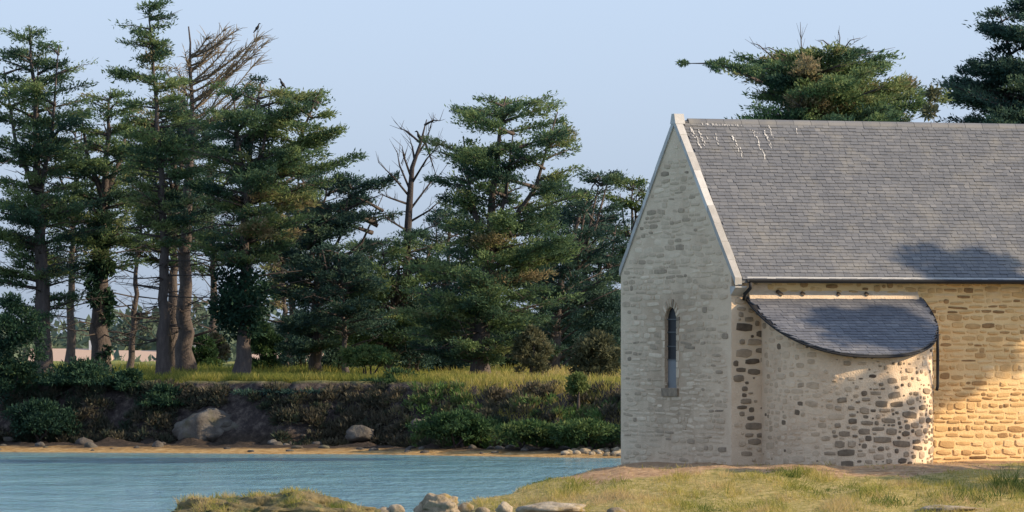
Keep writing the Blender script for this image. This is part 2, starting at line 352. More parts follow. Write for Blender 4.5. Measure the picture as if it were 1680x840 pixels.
# the other walls
b = MB(); V, Fc = prism([(0, g0), (0.6, g0), (0.6, TOPZ-0.1), (0, TOPZ-0.1)], 0.95, LEN-0.3); b.add(V, Fc, 0.55); front = b.build('front_wall', M['ochre_mortar'], chapel)
b = MB(); V, Fc = prism([(WID-0.6, g0), (WID, g0), (WID, TOPZ-0.1), (WID-0.6, TOPZ-0.1)], 0.95, LEN-0.3); b.add(V, Fc, 0.55); b.build('rear_wall', M['mortar'], chapel)
b = MB(); V, Fc = prism(gp, LEN-0.3, LEN+0.1); b.add(V, Fc, 0.55); b.build('end_wall', M['mortar'], chapel)

# rubble stones
def stone_shape(w, h, proud, rnd=0.3):
    n = 10; ring = []
    e = random.uniform(3.2, 9.0); ro = random.gauss(0, 0.05); cr, sr = math.cos(ro), math.sin(ro)
    for k in range(n):
        a = 2*math.pi*(k+random.uniform(-0.25, 0.25))/n; c, s = math.cos(a), math.sin(a)
        q = 1/((abs(c)**e+abs(s)**e)**(1/e))*random.uniform(1-rnd*0.45, 1.0)
        x_, y_ = c*q*w/2, s*q*h/2; ring.append((x_*cr-y_*sr, x_*sr+y_*cr))
    V = [(x, y, -0.03) for x, y in ring]+[(x*0.985, y*0.97, proud*0.55) for x, y in ring]+[(x*(1-0.018/w*2), y*(1-0.018/h*2), proud*random.uniform(0.8, 1.15)) for x, y in ring]+[(0, 0, proud*random.uniform(1.0, 1.35))]
    Fc = []
    for r in (0, 1):
        for k in range(n): Fc.append((r*n+k, r*n+(k+1) % n, (r+1)*n+(k+1) % n, (r+1)*n+k))
    for k in range(n): Fc.append((2*n+k, 2*n+(k+1) % n, 3*n))
    return V, Fc
def courses(x0, x1, z0, z1, hr, wr, gap=0.02):
    z = z0
    while z < z1:
        h = random.uniform(*hr); x = x0-random.uniform(0, wr[1])
        while x < x1:
            w = random.uniform(*wr)*(1.35 if random.random() < 0.18 else 1)
            hh = h*random.uniform(0.55, 1.08)
            yield x+w/2, z+h/2+random.uniform(-0.02, 0.02)+0.04*fbm(x*0.7, z, 3), w-gap, hh-gap
            x += w
        z += h
def darts(x0, x1, z0, z1, sizes, gap, tries=9000):
    C = np.zeros((0, 4)); out = []
    for i in range(tries):
        k = i/tries; sc = sizes[1]*(1-k)**1.3+sizes[0]
        h = sc*random.uniform(0.55, 1.0); w = h*random.choice((1.1, 1.5, 1.9, 2.4, 3.0))*random.uniform(0.85, 1.1)
        if w > 0.6: w = 0.6
        x = random.uniform(x0, x1); z = random.uniform(z0, z1); z = z0+round((z-z0)/0.045)*0.045+random.uniform(-0.01, 0.01)
        if len(C) and np.any((np.abs(C[:, 0]-x) < (C[:, 2]+w)/2+gap) & (np.abs(C[:, 1]-z) < (C[:, 3]+h)/2+gap)): continue
        C = np.vstack([C, [x, z, w, h]]); out.append((x, z, w, h))
    return out
APC, APA, APB, APP = 2.56, 1.86, 1.95, 2.5   # apse wall: centre along the wall, half width, projection, roundness
ARC, ARA, ARB, ARP = 2.42, 2.08, 2.16, 2.4   # its roof
ATZ, ASL = 5.11, 0.577
def arc(c, a, bb, p, n):
    out = []
    for f in np.linspace(math.pi, 0, n):
        cs, sn = math.cos(f), math.sin(f)
        out.append((c+a*math.copysign(abs(cs)**(2/p), cs), bb*abs(sn)**(2/p)))
    return out
fine = arc(APC, APA, APB, APP, 400); cum = [0.0]
for (a1, b1), (a2, b2) in zip(fine, fine[1:]): cum.append(cum[-1]+math.hypot(a2-a1, b2-b1))
APL = cum[-1]
def apse_at(l):
    i = min(398, max(0, int(np.searchsorted(cum, l))-1)); k = (l-cum[i])/(cum[i+1]-cum[i]+1e-9)
    s = fine[i][0]*(1-k)+fine[i+1][0]*k; d = fine[i][1]*(1-k)+fine[i+1][1]*k
    i0, i1 = max(0, i-6), min(399, i+7)
    t = Vector((fine[i1][0]-fine[i0][0], fine[i1][1]-fine[i0][1])).normalized()
    return s, d, t
def ap_top(d): return ATZ-ASL*d-0.05
n = 60; b = MB(); pts = [apse_at(APL*i/n) for i in range(n+1)]
V = [Wp(s, -d+0.0, 0.9) for s, d, t in pts]+[Wp(s, -d, ap_top(d)) for s, d, t in pts]
b.add(V, [(i, i+1, n+2+i, n+1+i) for i in range(n)], 0.65)
apse = b.build('apse_wall', M['mortar'], chapel, smooth=True)

stones = []                              # (score, parent wall, material, verts, faces, tint, centre)
def place(parent, matname, frame, w, h, proud, t, fore):
    c, tx, tn = frame; V, Fc = stone_shape(w, h, proud)
    P = [c+tx*x+Z*y+tn*z for x, y, z in V]
    stones.append((w*h*fore, parent, matname, P, Fc, t, c))
def blocked_window(w_, z):
    return abs(w_-WC) < WH+0.27 and WZ0-0.22 < z < WZ1+WH+0.24
for x, z, w, h in courses(0, WID, 1.25, RZ, (0.085, 0.16), (0.16, 0.62), 0.012):
    top = roof_z(x)-0.22
    if x-w/2 < 0.03 or x+w/2 > WID-0.03: continue
    if z+h/2 > min(roof_z(x-w/2), roof_z(x+w/2))-0.16 or blocked_window(x, z) or random.random() < 0.10: continue
    t = random.gauss(0.74, 0.09)-0.12*max(0, fbm(x*0.8, z*1.1, 9))*2
    if random.random() < 0.07: t = random.uniform(0.38, 0.55)
    place(gable, 'stone', (Wp(0, x, z), -Vv, -U), w, h, random.uniform(0.004, 0.014), t, 0.375)
for x, z, w, h in darts(0.03, 0.84, 1.3, TOPZ-0.2, (0.07, 0.13), 0.014, 2500)+list(courses(4.2, 8.3, 1.25, TOPZ-0.13, (0.09, 0.19), (0.10, 0.42), 0.017))+darts(0.9, 4.2, 5.15, TOPZ-0.15, (0.06, 0.1), 0.015, 800):
    if 0.78 < x < 4.32 and z < 5.0: continue
    if x-w/2 < 0.03 or x > 8.25 or z+h/2 > TOPZ-0.12: continue
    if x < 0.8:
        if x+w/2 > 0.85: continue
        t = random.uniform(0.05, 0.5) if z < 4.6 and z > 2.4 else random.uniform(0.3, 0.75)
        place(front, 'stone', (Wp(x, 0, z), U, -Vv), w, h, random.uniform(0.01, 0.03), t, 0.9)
        continue
    t = random.gauss(0.68, 0.14)
    if random.random() < 0.10: t = random.uniform(0.15, 0.4)
    place(front, 'ochre_stone', (Wp(x, 0, z), U, -Vv), w, h, random.uniform(0.008, 0.028), t, 0.93)
for x, z, w, h in darts(0.02, APL, 1.3, 4.9, (0.06, 0.11), 0.010, 26000):
    if x-w/2 < 0.03 or x+w/2 > APL-0.03: continue
    s, d, t2 = apse_at(x)
    if z+h/2 > ap_top(d)-0.06: continue
    f = x/APL
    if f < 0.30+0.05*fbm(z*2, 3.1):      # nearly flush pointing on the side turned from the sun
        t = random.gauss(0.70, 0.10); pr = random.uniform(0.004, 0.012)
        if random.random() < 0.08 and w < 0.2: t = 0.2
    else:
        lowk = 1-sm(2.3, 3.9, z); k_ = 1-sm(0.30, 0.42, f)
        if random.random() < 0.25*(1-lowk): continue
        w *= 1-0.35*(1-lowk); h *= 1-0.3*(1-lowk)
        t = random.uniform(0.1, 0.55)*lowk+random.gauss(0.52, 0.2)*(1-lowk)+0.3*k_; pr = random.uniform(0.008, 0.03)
    n_ = (U*(-t2.y)+(-Vv)*t2.x)
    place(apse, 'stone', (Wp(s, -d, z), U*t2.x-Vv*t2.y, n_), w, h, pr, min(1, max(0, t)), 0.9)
stones.sort(key=lambda q: -q[0])
rest = {}
for i, (sc_, par, mn, P, Fc, t, c) in enumerate(stones):
    t = min(1, max(0, t))
    if i < 290:
        b = MB(); b.add(P, Fc, t); b.build('stone', M[mn], par, origin=c)
    else:
        rest.setdefault((par.name, mn), (par, MB()))[1].add(P, Fc, t)
for (pn, mn), (par, b) in rest.items(): tag(b.build('rubble', M[mn], par), kind='stuff')

# main roof: deck, slates, ridge, copings
b = MB()
for a_, c_ in ((-0.25, WID/2), (WID/2, WID+0.02)):
    V, Fc = prism([(a_, roof_z(a_)-0.09), (c_, roof_z(c_)-0.09), (c_, roof_z(c_)-0.015), (a_, roof_z(a_)-0.015)], 0.12, LEN+0.15); b.add(V, Fc, 0.4)
roof = b.build('roof', M['slate'], chapel)
slope_len = math.hypot(WID/2+0.25, RZ-EZ); up = (Vv*(WID/2+0.25)+Z*(RZ-EZ)).normalized(); nrm = (Z*(WID/2+0.25)-Vv*(RZ-EZ)).normalized()
def lay_slates(origin, up, nrm, s0, s1, length, exposure, width, clip=None):
    b = MB(); q = -0.03; row = 0
    while q < length-0.03:
        s = s0-random.uniform(0, width); rt = random.gauss(0, 0.05)
        while s < s1:
            w = width*random.uniform(0.75, 1.25); a0, a1 = max(s, s0), min(s+w, s1)-0.006
            q1 = min(q+exposure*1.25, length)
            qa, qb = (q, q) if clip is None else (max(q, clip(a0)), max(q, clip(a1)))
            if a1-a0 > 0.03 and min(qa, qb) < q1-0.015 and max(qa, qb) < q1+0.25:
                qa, qb = min(qa, q1-0.004), min(qb, q1-0.004)
                l1 = 0.016+random.uniform(-0.004, 0.008); l2 = l1+random.uniform(-0.004, 0.004); dq = random.uniform(-0.008, 0.008)
                A = origin+U*a0+up*(qa+dq*(qa == q)); B = origin+U*a1+up*(qb+dq*(qb == q)); C = origin+U*a1+up*q1; D = origin+U*a0+up*q1
                b.add([A+nrm*l1, B+nrm*l2, C+nrm*0.002, D+nrm*0.002, A-nrm*0.004, B-nrm*0.004], [(0, 1, 2, 3), (4, 5, 1, 0), (0, 3, 4), (1, 5, 2)], min(1, max(0, random.gauss(0.5, 0.11)+rt)))
            s += w
        q += exposure; row += 1
    return b
b = lay_slates(Wp(0, -0.25, EZ), up, nrm, 0.15, LEN+0.15, slope_len-0.06, 0.10, 0.17)
tag(b.build('slates', M['slate'], roof), kind='stuff')
s = 0.3
while s < LEN+0.1:
    l = min(0.42, LEN+0.15-s); b = MB()
    pl = [(WID/2+0.10*math.sin(a), RZ+0.025-0.10*(1-math.cos(a))*1.5) for a in np.linspace(-1.25, 1.25, 7)]
    pl += [(w, z-0.03) for w, z in reversed(pl)]
    V, Fc = prism(pl, s, s+l-0.008); b.add(V, Fc, random.uniform(0.3, 0.8)); b.build('ridge_tile', M['slate'], roof); s += l
for side in (-1, 1):
    k = 9; wlim = WID/2+(0.27 if side < 0 else 0.03)
    for i in range(k):
        d0, d1 = wlim*i/k+0.004, wlim*(i+1)/k-0.004; w0, w1 = WID/2+side*d0, WID/2+side*d1
        lift = 0.045+random.uniform(-0.008, 0.008)
        b = MB(); V, Fc = prism([(w0, roof_z(w0)-0.12), (w1, roof_z(w1)-0.12), (w1, roof_z(w1)+lift), (w0, roof_z(w0)+lift)], -0.035+random.uniform(-0.006, 0.006), 0.135+random.uniform(-0.01, 0.01))
        b.add(V, Fc, random.uniform(0.35, 0.95)); b.build('coping_stone', M['coping'], chapel)
b = MB(); V, Fc = prism([(WID/2-0.15, RZ-0.1), (WID/2+0.15, RZ-0.1), (WID/2+0.07, RZ+0.12), (WID/2-0.07, RZ+0.12)], -0.05, 0.18); b.add(V, Fc, 0.8); b.build('apex_stone', M['coping'], chapel)
b = MB(); V, Fc = prism([(-0.02, 5.13), (-0.27, 5.30), (-0.27, roof_z(-0.27)-0.14), (0.02, roof_z(-0.27)-0.14)], -0.03, 0.24); b.add(V, Fc, 0.6); b.build('kneeler', M['coping'], chapel)
# eaves: plate stone, gutter, downpipe
b = MB(); pl = [(-0.33+0.07*math.cos(a), EZ-0.015+0.07*math.sin(a)) for a in np.linspace(math.pi, 2*math.pi, 8)]
pl += [(w*1.0+(0.33+w)*-0.12, z+0.012) for w, z in reversed(pl)]
V, Fc = prism(pl, 0.25, LEN+0.2); b.add(V, Fc, 0.2); b.build('gutter', M['zinc'], chapel)
b = MB(); V, Fc = prism([(-0.262, EZ-0.01), (-0.23, EZ-0.01), (-0.22, EZ+0.045), (-0.25, EZ+0.04)], 0.26, LEN+0.14); b.add(V, Fc, 0.6); b.build('drip_edge', M['pale_zinc'], chapel)
b = MB(); b.tube([Wp(0.30, -0.33, EZ-0.08), Wp(0.30, -0.32, EZ-0.2), Wp(0.26, -0.12, EZ-0.33), Wp(0.26, -0.07, EZ-0.45)], [0.04]*4, 8, 0.1); b.build('downpipe', M['zinc'], chapel, smooth=True)
# white streaks below the ridge
for px0, py0, px1, py1, wd in [(1133, 208, 1150, 242, 9), (1147, 212, 1158, 240, 6), (1172, 218, 1178, 238, 4), (1202, 222, 1218, 258, 7), (1238, 218, 1256, 262, 6), (1252, 214, 1266, 242, 7), (1262, 206, 1268, 226, 4), (1305, 210, 1309, 220, 5), (1150, 203, 1215, 206, 4), (1160, 224, 1166, 234, 3), (1228, 212, 1246, 219, 3)]:
    b = MB(); k = max(4, int(math.hypot(px1-px0, py1-py0)/2.6))
    for i in range(k):
        f = (i+random.random())/k
        q = at(px0+(px1-px0)*f+random.gauss(0, 1.3), py0+(py1-py0)*f, 122)   # meet the slope
        o = Vector((0, 0, CZ)); dr = (q-o).normalized(); pl0 = Wp(0, -0.25, EZ)+nrm*0.027
        hit = o+dr*((pl0-o).dot(nrm)/dr.dot(nrm)); ww = wd/77*0.30*random.uniform(0.4, 1)*(1-0.5*f); hh = random.uniform(0.02, 0.06)
        b.add([hit+U*ww*math.cos(a)*random.uniform(0.6, 1)+up*hh*math.sin(a)*random.uniform(0.6, 1) for a in np.linspace(0, 2*math.pi, 8)[:-1]], [tuple(range(7))], random.uniform(0.2, 1))
    tag(b.build('lichen_streak', M['droppings'], roof), kind='stuff')
# apse roof
n = 48; rp = arc(ARC, ARA, ARB, ARP, n+1); aup = (Vv+Z*ASL).normalized(); anr = (Z-Vv*ASL).normalized()
def arz(d): return ATZ-ASL*d
b = MB(); V = [Wp(s_, -d, arz(d)-0.01) for s_, d in rp]+[Wp(s_, -d, arz(d)-0.055) for s_, d in rp]
b.add(V, [tuple(range(n, -1, -1)), tuple(range(n+1, 2*n+2))]+[(i, i+1, n+2+i, n+1+i) for i in range(n)], 0.1)
aroof = b.build('apse_roof', M['zinc'], chapel)
def edge_q(s_):                          # slope distance at which the curved eave starts
    f = max(0.0, 1-min(1.0, abs(s_-ARC)/ARA)**ARP)
    return (ARB+0.02-ARB*f**(1/ARP))*math.hypot(1, ASL)
alen = (ARB+0.02)*math.hypot(1, ASL)
b = lay_slates(Wp(0, -(ARB+0.02), arz(ARB+0.02)), aup, anr, ARC-ARA, ARC+ARA, alen, 0.115, 0.15, edge_q)
tag(b.build('slates', M['slate_blue'], aroof), kind='stuff')
b = MB(); V, Fc = prism([(-0.002, ATZ-0.04), (-0.10, ATZ-0.045), (-0.085, ATZ+0.02), (-0.002, ATZ+0.13)], ARC-ARA+0.05, ARC+ARA-0.1); b.add(V, Fc, 0.8); b.build('mortar_fillet', M['mortar'], chapel)
b = MB()
e = [Wp(s_+0.02*(1 if s_ > ARC else -1), -d-0.02, arz(d)-0.045) for s_, d in rp]; b.tube(e, [0.022]*len(e), 6, 0.0); b.build('eave_trim', M['zinc'], aroof, smooth=True)
rx = apse_at(APL*0.80); q0 = Wp(rx[0], -rx[1], 0)+U*0.12
b = MB(); b.tube([Vector((q0.x, q0.y, 4.3)), Vector((q0.x, q0.y, 4.0)), Vector((q0.x, q0.y, 3.2)), Vector((q0.x-0.02, q0.y, 3.1))], [0.035]*4, 8, 0.2); b.build('downpipe', M['zinc'], chapel, smooth=True)
for px, py, wd in ((1270, 481, 0.14), (1315, 482, 0.08), (1385, 482, 0.06), (1440, 482, 0.07)):  # near-black blocks stand in for small dark holes above the apse roof
    c = at(px, py, 120.6); b = MB(); b.box(Wp((c-CO).dot(U), -0.05, c.z), (U*0.8-Z*0.6)*wd/2, Vv*0.06, (Z*0.8+U*0.6)*0.035, 0.05); b.build('dark_hole_block', M['stone'], chapel)

# ------------------------------------------------------------------ trees
def conifer(name, label, trunk, d, prof, limbs=46, r0=0.32, dens=34, m='needle', tb=0.35, ts=0.16, lift=0.22, inner=0.14, group=None, dead=10, leaf=(0.175, 0.06), seed=1, dead_range=None, ground=None, cat='tree', sub=1.0, sink=0.3, leaders=3):
    """trunk: photo pixels from foot to tip at depth d; prof: (row, left edge, right edge) of the crown"""
    rnd = random.Random(seed); s = d/F
    tp = [at(px, py, d) for px, py in trunk]
    g = (ground or island_h)(tp[0].x, d); root = empty(name, (tp[0].x, d, g), label, cat, group)
    tp = [Vector((tp[0].x, d, g-sink))]+[p+Vector((0, rnd.uniform(-0.3, 0.3), 0)) for p in tp if p.z > g+0.4]
    ztop = tp[-1].z
    # refine the trunk line
    def tr(z):
        for p, q in zip(tp, tp[1:]):
            if z <= q.z: return p.lerp(q, max(0, (z-p.z)/(q.z-p.z)))
        return tp[-1].copy()
    N = 22; zs = [g-sink+(ztop-g+sink)*i/N for i in range(N+1)]
    pts = [tr(z)+Vector((rnd.gauss(0, 0.035), rnd.gauss(0, 0.035), 0)) for z in zs]
    rad = [max(0.02, r0*(1-0.93*(i/N)**0.9)*(1+0.5*max(0, 1-i/1.6))) for i in range(N+1)]
    tb_ = MB(); tb_.tube(pts, rad, 9, 0.5, 0.10); 
    tb_.build('trunk', M['bark'], root, smooth=True)
    limbs = int(limbs*1.45); br = MB(); P = []; A = []; T = []
    y0, y1 = prof[0][0], prof[-1][0]
    xl_ = [(p[0], p[1]) for p in prof]; xr_ = [(p[0], p[2]) for p in prof]
    ph = rnd.uniform(0, 6.28); yf = y0+0.6*(y1-y0); lead = []
    for k in range(leaders):             # the crown divides into several leaders
        yt = y0+rnd.uniform(0.02, 0.16)*(y1-y0); fr = (k+0.5)/leaders+rnd.uniform(-0.1, 0.1); yr = y0+0.14*(y1-y0)
        tip_ = at(lerp_tab(xl_, yr)*(1-fr)+lerp_tab(xr_, yr)*fr, yt, d)+Vector((0, rnd.uniform(-1.2, 1.2), 0))
        a_ = tr(min(zat(yf, d), ztop)); m_ = a_.lerp(tip_, 0.5)+Vector(((tip_.x-a_.x)*0.18, 0, -0.2)); lead.append((a_, m_, tip_))
        br.tube([a_, m_, tip_], [r0*0.36, r0*0.2, 0.02], 6, 0.45, 0.1)
    for i in range(limbs):
        f = (i+rnd.uniform(0.1, 0.9))/limbs; kl = max(2, (y1-y0)*s/0.95); f = min(1, (math.floor(f*kl)+0.5+rnd.gauss(0, 0.36))/kl); py = y0+(y1-y0)*f
        z = zat(py, d); c = tr(min(z, ztop))
        if lead and py < yf and rnd.random() < 0.8:
            a_, m_, t_ = lead[rnd.randrange(len(lead))]
            if a_.z < z < t_.z+0.2: c = a_.lerp(m_, (z-a_.z)/(m_.z-a_.z)) if z < m_.z else m_.lerp(t_, min(1, (z-m_.z)/(t_.z-m_.z)))
        cx = 840+c.x/s
        ph += 2.4+rnd.uniform(-0.5, 0.5); ca, sa = math.cos(ph), math.sin(ph)
        el, er = max(0.15, (cx-lerp_tab(xl_, py))*s), max(0.15, (lerp_tab(xr_, py)-cx)*s)
        ext = (er if ca > 0 else el)*abs(ca)+0.5*(er+el)*(1-abs(ca))
        ext *= rnd.uniform(0.42, 1.08); thick = rnd.choice((0.0, 0.5, 0.9, 1.1, 1.2, 1.5, 1.8))
        if ext < 0.2: continue
        rise = lift*ext*rnd.uniform(0.5, 1.5)*(1.3-0.6*f)
        dirv = Vector((ca, sa, 0)); a = Vector((c.x, c.y, min(z, max(ztop, c.z))-rise*0.8)); 
        bend = rnd.uniform(-0.25, 0.25); side = Vector((-sa, ca, 0))
        def lp(k): return a+dirv*ext*k+side*bend*ext*k*k+Z*(rise*(k**0.8)+0.10*ext*k*k*rnd.uniform(0.8, 1.2)*0.5)
        lpts = [lp(k) for k in (0, 0.3, 0.6, 1.0)]; tips = rnd.uniform(0.7, 1.25)
        br.tube(lpts, [min(0.11, 0.028+0.022*ext), 0.02+0.012*ext, 0.015+0.006*ext, 0.008], 5, 0.45, 0.1)
        lt = tb+rnd.gauss(0.02, ts*1.25)
        if thick == 0.0:
            for _ in range(5):
                q = lp(rnd.uniform(0.3, 1)); w = Vector((ca*0.5+rnd.uniform(-0.6, 0.6), sa*0.5+rnd.uniform(-0.6, 0.6), rnd.uniform(-0.2, 0.5)))*0.7; br.tube([q, q+w], [0.016, 0.005], 3, 0.4)
            continue
        ns = max(3, int(ext*3.1*sub)); inn = inner if ext > 1.0 else 0.05
        for j in range(ns):
            k = inn+(1-inn)*(j+rnd.random())/ns; q = lp(k)
            sg = 1 if (j % 2) else -1; an = rnd.uniform(0.25, 1.05)*sg
            sl = tips*(0.30+0.36*ext*(1.05-k)*rnd.uniform(0.6, 1.2)+0.25)*rnd.uniform(0.6, 1.1)
            if j == ns-1: an *= 0.3; sl *= 0.8
            sdv = (dirv*math.cos(an)+side*math.sin(an)+Z*rnd.uniform(-0.05, 0.30)).normalized()
            br.tube([q, q+sdv*sl*0.9], [0.016, 0.005], 3, 0.45)
            nn = max(10, int(dens*sl*4.9*thick)); u = rng.random(nn)**0.8
            pp = np.array(q)+np.outer(u*sl, np.array(sdv))+rng.normal(0, 1, (nn, 3))*np.array([0.15, 0.15, 0.085])*(0.6+0.5*sl)
            aa = np.array(sdv)*0.9+rng.normal(0, 0.5, (nn, 3))+np.array([0, 0, 0.25])
            P.append(pp); A.append(aa); T.append(np.full(nn, lt+rnd.gauss(0, ts*0.6))+rng.normal(0, 0.06, nn))
    dr = dead_range or (y1, 600)
    for i in range(int(dead*1.9)):
        py = rnd.uniform(*dr); z = zat(py, d)
        if z < g+0.5: continue
        c = tr(z); q = rnd.uniform(0, 6.28); dv = Vector((math.cos(q), math.sin(q), rnd.uniform(-0.15, 0.5)))
        l = rnd.uniform(0.8, 3.2); e = c+dv*l*0.5+Z*rnd.uniform(-0.15, 0.1); e2 = c+dv*l+Z*rnd.uniform(-0.4, 0.35)
        br.tube([c, e, e2], [0.035, 0.022, 0.007], 4, 0.35)
        for _ in range(7):
            k = rnd.uniform(0.3, 1); q0_ = c.lerp(e2, k); w = Vector((rnd.uniform(-1, 1), rnd.uniform(-1, 1), rnd.uniform(-0.4, 0.7)))*0.6
            br.tube([q0_, q0_+w], [0.012, 0.004], 3, 0.35)
    tag(br.build('branches', M['bark'], root, smooth=True), kind='stuff')
    if P:
        P = np.concatenate(P); A = np.concatenate(A); T = np.clip(np.concatenate(T), 0, 1); n = len(P)
        L = leaf[0]*rng.uniform(0.55, 1.35, n); W_ = leaf[1]*rng.uniform(0.6, 1.4, n)
        leaves('crown', P, A, L, W_, T, M[m], root)
    return root, tr
def cloud(centres, radii, n, flat=0.7, jit=0.5):
    """points and outward axes filling a set of foliage clumps"""
    P = []; A = []; I = []
    tot = sum(r**2 for r in radii)
    for i, (c, r) in enumerate(zip(centres, radii)):
        k = max(12, int(n*r*r/tot)); v = rng.normal(0, 1, (k, 3)); v /= np.linalg.norm(v, axis=1, keepdims=True)
        rr = r*rng.uniform(0.12, 1.05, k)**0.7
        P.append(np.array(c)+v*rr[:, None]*np.array([1, 1, flat])); A.append(v+rng.normal(0, jit, (k, 3))+np.array([0, 0, 0.3])); I.append(np.full(k, i))
    return np.concatenate(P), np.concatenate(A), np.concatenate(I)
def bush(name, label, px, d, w_px, top_y, base_y=None, n=2600, m='bush', tb=0.4, ts=0.18, group=None, leaf=(0.22, 0.10), seed=3, ground=None, cat='bush', stems=4, clumps=22, flatness=0.75):
    rnd = random.Random(seed); x = xat(px, d); g = (ground or island_h)(x, d)
    root = empty(name, (x, d, g), label, cat, group)
    hw = w_px*0.5*d/F; top = zat(top_y, d); bot = zat(base_y, d) if base_y else g
    hh = (top-bot); cs = []; rs = []
    for i in range(clumps):
        a = rnd.uniform(0, 6.28); k = rnd.random()**0.6; e = rnd.random()
        prof = math.sqrt(max(0.05, 1-(2*e-0.9)**2)) if e > 0.4 else 0.9; prof *= rnd.uniform(0.75, 1.3)
        r = rnd.uniform(0.12, 0.34)*min(hw, hh*1.1)
        cs.append((x+math.cos(a)*k*prof*(hw-r*0.7), d+math.sin(a)*k*prof*(hw-r)*0.8, bot+r*0.6+e*(hh-1.4*r))); rs.append(r)
    P, A, I = cloud(cs, rs, n, flatness)
    tt = np.array([tb+rnd.gauss(0, ts) for _ in cs])[I]+rng.normal(0, 0.07, len(P))
    b = MB()
    for i in range(stems):
        c = cs[rnd.randrange(len(cs))]; b.tube([(x+rnd.uniform(-0.2, 0.2)*hw, d, g-0.15), ((x+c[0])/2, (d+c[1])/2, g+(c[2]-g)*0.55), c], [0.05, 0.035, 0.012], 5, 0.4)
    b.build('stems', M['bark'], root, smooth=True)
    n_ = len(P); P[:, 2] = np.maximum(P[:, 2], g-0.05)
    leaves('foliage', P, A, leaf[0]*rng.uniform(0.6, 1.4, n_), leaf[1]*rng.uniform(0.6, 1.4, n_), np.clip(tt, 0, 1), M[m], root, upright=0.9)
    return root
GT = 'cypresses on the wooded bank'
# left group
conifer('cypress_tree', 'tall cypress with broad layered crown and bare grey trunk beside dark ivy bushes', [(72, 592), (68, 470), (62, 300), (58, 170), (52, 95), (47, 42)], 233,
        [(42, 38, 60), (62, -2, 92), (95, -12, 128), (130, -22, 158), (200, -48, 168), (240, -60, 165), (330, -60, 172), (420, -60, 150), (520, -60, 130)], 78, 0.40, 24, tb=0.36, seed=21, dead=14, dead_range=(220, 560))
conifer('cypress_tree', 'cypress with trunk wrapped in dark ivy between two grey trunks', [(165, 612), (163, 480), (170, 330), (178, 210), (180, 150)], 236,
        [(150, 165, 195), (170, 120, 235), (215, 110, 250), (290, 100, 255), (350, 95, 240), (440, 90, 235)], 54, 0.48, 21, tb=0.42, seed=22, dead=16, dead_range=(300, 560))
conifer('cypress_tree', 'slim leaning cypress stem with few branches and small crown', [(213, 603), (222, 480), (232, 340), (238, 240)], 246,
        [(240, 205, 265), (300, 190, 280), (420, 180, 280)], 20, 0.17, 22, tb=0.5, seed=23, dead=16, dead_range=(330, 560))
conifer('cypress_tree', 'tallest cypress with ragged spire top above a bare neck', [(266, 626), (270, 500), (268, 380), (262, 250), (253, 140), (250, 95), (245, 4)], 231,
        [(6, 240, 254), (16, 206, 264), (30, 222, 288), (44, 204, 268), (58, 228, 288), (80, 206, 262), (98, 226, 268), (104, 246, 258), (113, 244, 262), (119, 184, 305), (136, 186, 300), (150, 215, 280), (180, 205, 325), (230, 195, 335), (300, 200, 335), (400, 215, 325)], 84, 0.29, 24, tb=0.5, seed=24, dead=18, dead_range=(330, 560), lift=0.1, leaders=0)
# lower crown of the same silhouette belongs to its neighbours
conifer('cypress_tree', 'cypress half hidden behind the tree with the ragged spire', [(282, 606), (284, 470), (286, 300), (284, 200), (282, 165)], 247,
        [(165, 265, 300), (180, 225, 335), (215, 190, 345), (270, 190, 350), (330, 200, 350), (430, 210, 350)], 60, 0.30, 22, tb=0.40, seed=25, dead=16, dead_range=(340, 570))
T5, tr5 = conifer('cypress_tree', 'thick dark trunk carrying a fan of bare brown twigs', [(303, 602), (302, 470), (306, 340), (316, 230), (313, 120), (310, 44)], 243,
        [(205, 275, 350), (240, 260, 360), (400, 260, 370)], 30, 0.40, 20, m='dark_needle', tb=0.4, seed=26, dead=10, dead_range=(330, 560), leaders=0)
b = MB(); rnd = random.Random(5)
for i in range(34):
    ex_, ey_ = (rnd.uniform(330, 442), rnd.uniform(45, 170)) if i % 4 else (rnd.uniform(268, 310), rnd.uniform(80, 190))
    if ex_ > 400: ey_ = max(ey_, 62)
    c = tr5(zat(min(215, ey_+abs(ex_-312)*rnd.uniform(0.45, 1.0)+10), 243)); e = at(ex_, ey_, 243)+Vector((0, rnd.uniform(-1.4, 1.4), 0))
    sag = rnd.uniform(0.05, 0.35); pth = [c, c.lerp(e, 0.35)-Z*sag, c.lerp(e, 0.7)-Z*sag*0.8, e]
    b.tube(pth, [0.05, 0.04, 0.026, 0.009], 4, 0.3); sd_ = (e-c)*0.12
    for j in range(46):
        f = rnd.uniform(0.15, 1.0); q = (pth[0].lerp(pth[1], f/0.35) if f < 0.35 else pth[1].lerp(pth[2], (f-0.35)/0.35) if f < 0.7 else pth[2].lerp(pth[3], (f-0.7)/0.3))
        sg = sd_+Vector((rnd.gauss(0, 0.22), rnd.uniform(-0.4, 0.4), rnd.uniform(-0.32, 0.36)))*rnd.uniform(0.5, 1.3)
        b.tube([q, q+sg*0.55+Z*0.04, q+sg], [0.018, 0.013, 0.006], 3, rnd.uniform(0.35, 1))
b.build('dead_twigs', M['twig'], T5)
conifer('cypress_tree', 'broad cypress with sunlit crown over an ivy clump on its trunk', [(398, 628), (400, 500), (402, 380), (408, 260), (420, 180), (432, 132)], 230,
        [(132, 412, 470), (148, 375, 520), (175, 335, 552), (210, 325, 545), (250, 312, 560), (275, 305, 590), (300, 315, 570), (345, 320, 530), (430, 330, 490)], 74, 0.36, 26, tb=0.46, ts=0.2, seed=27, dead=16, dead_range=(330, 560))
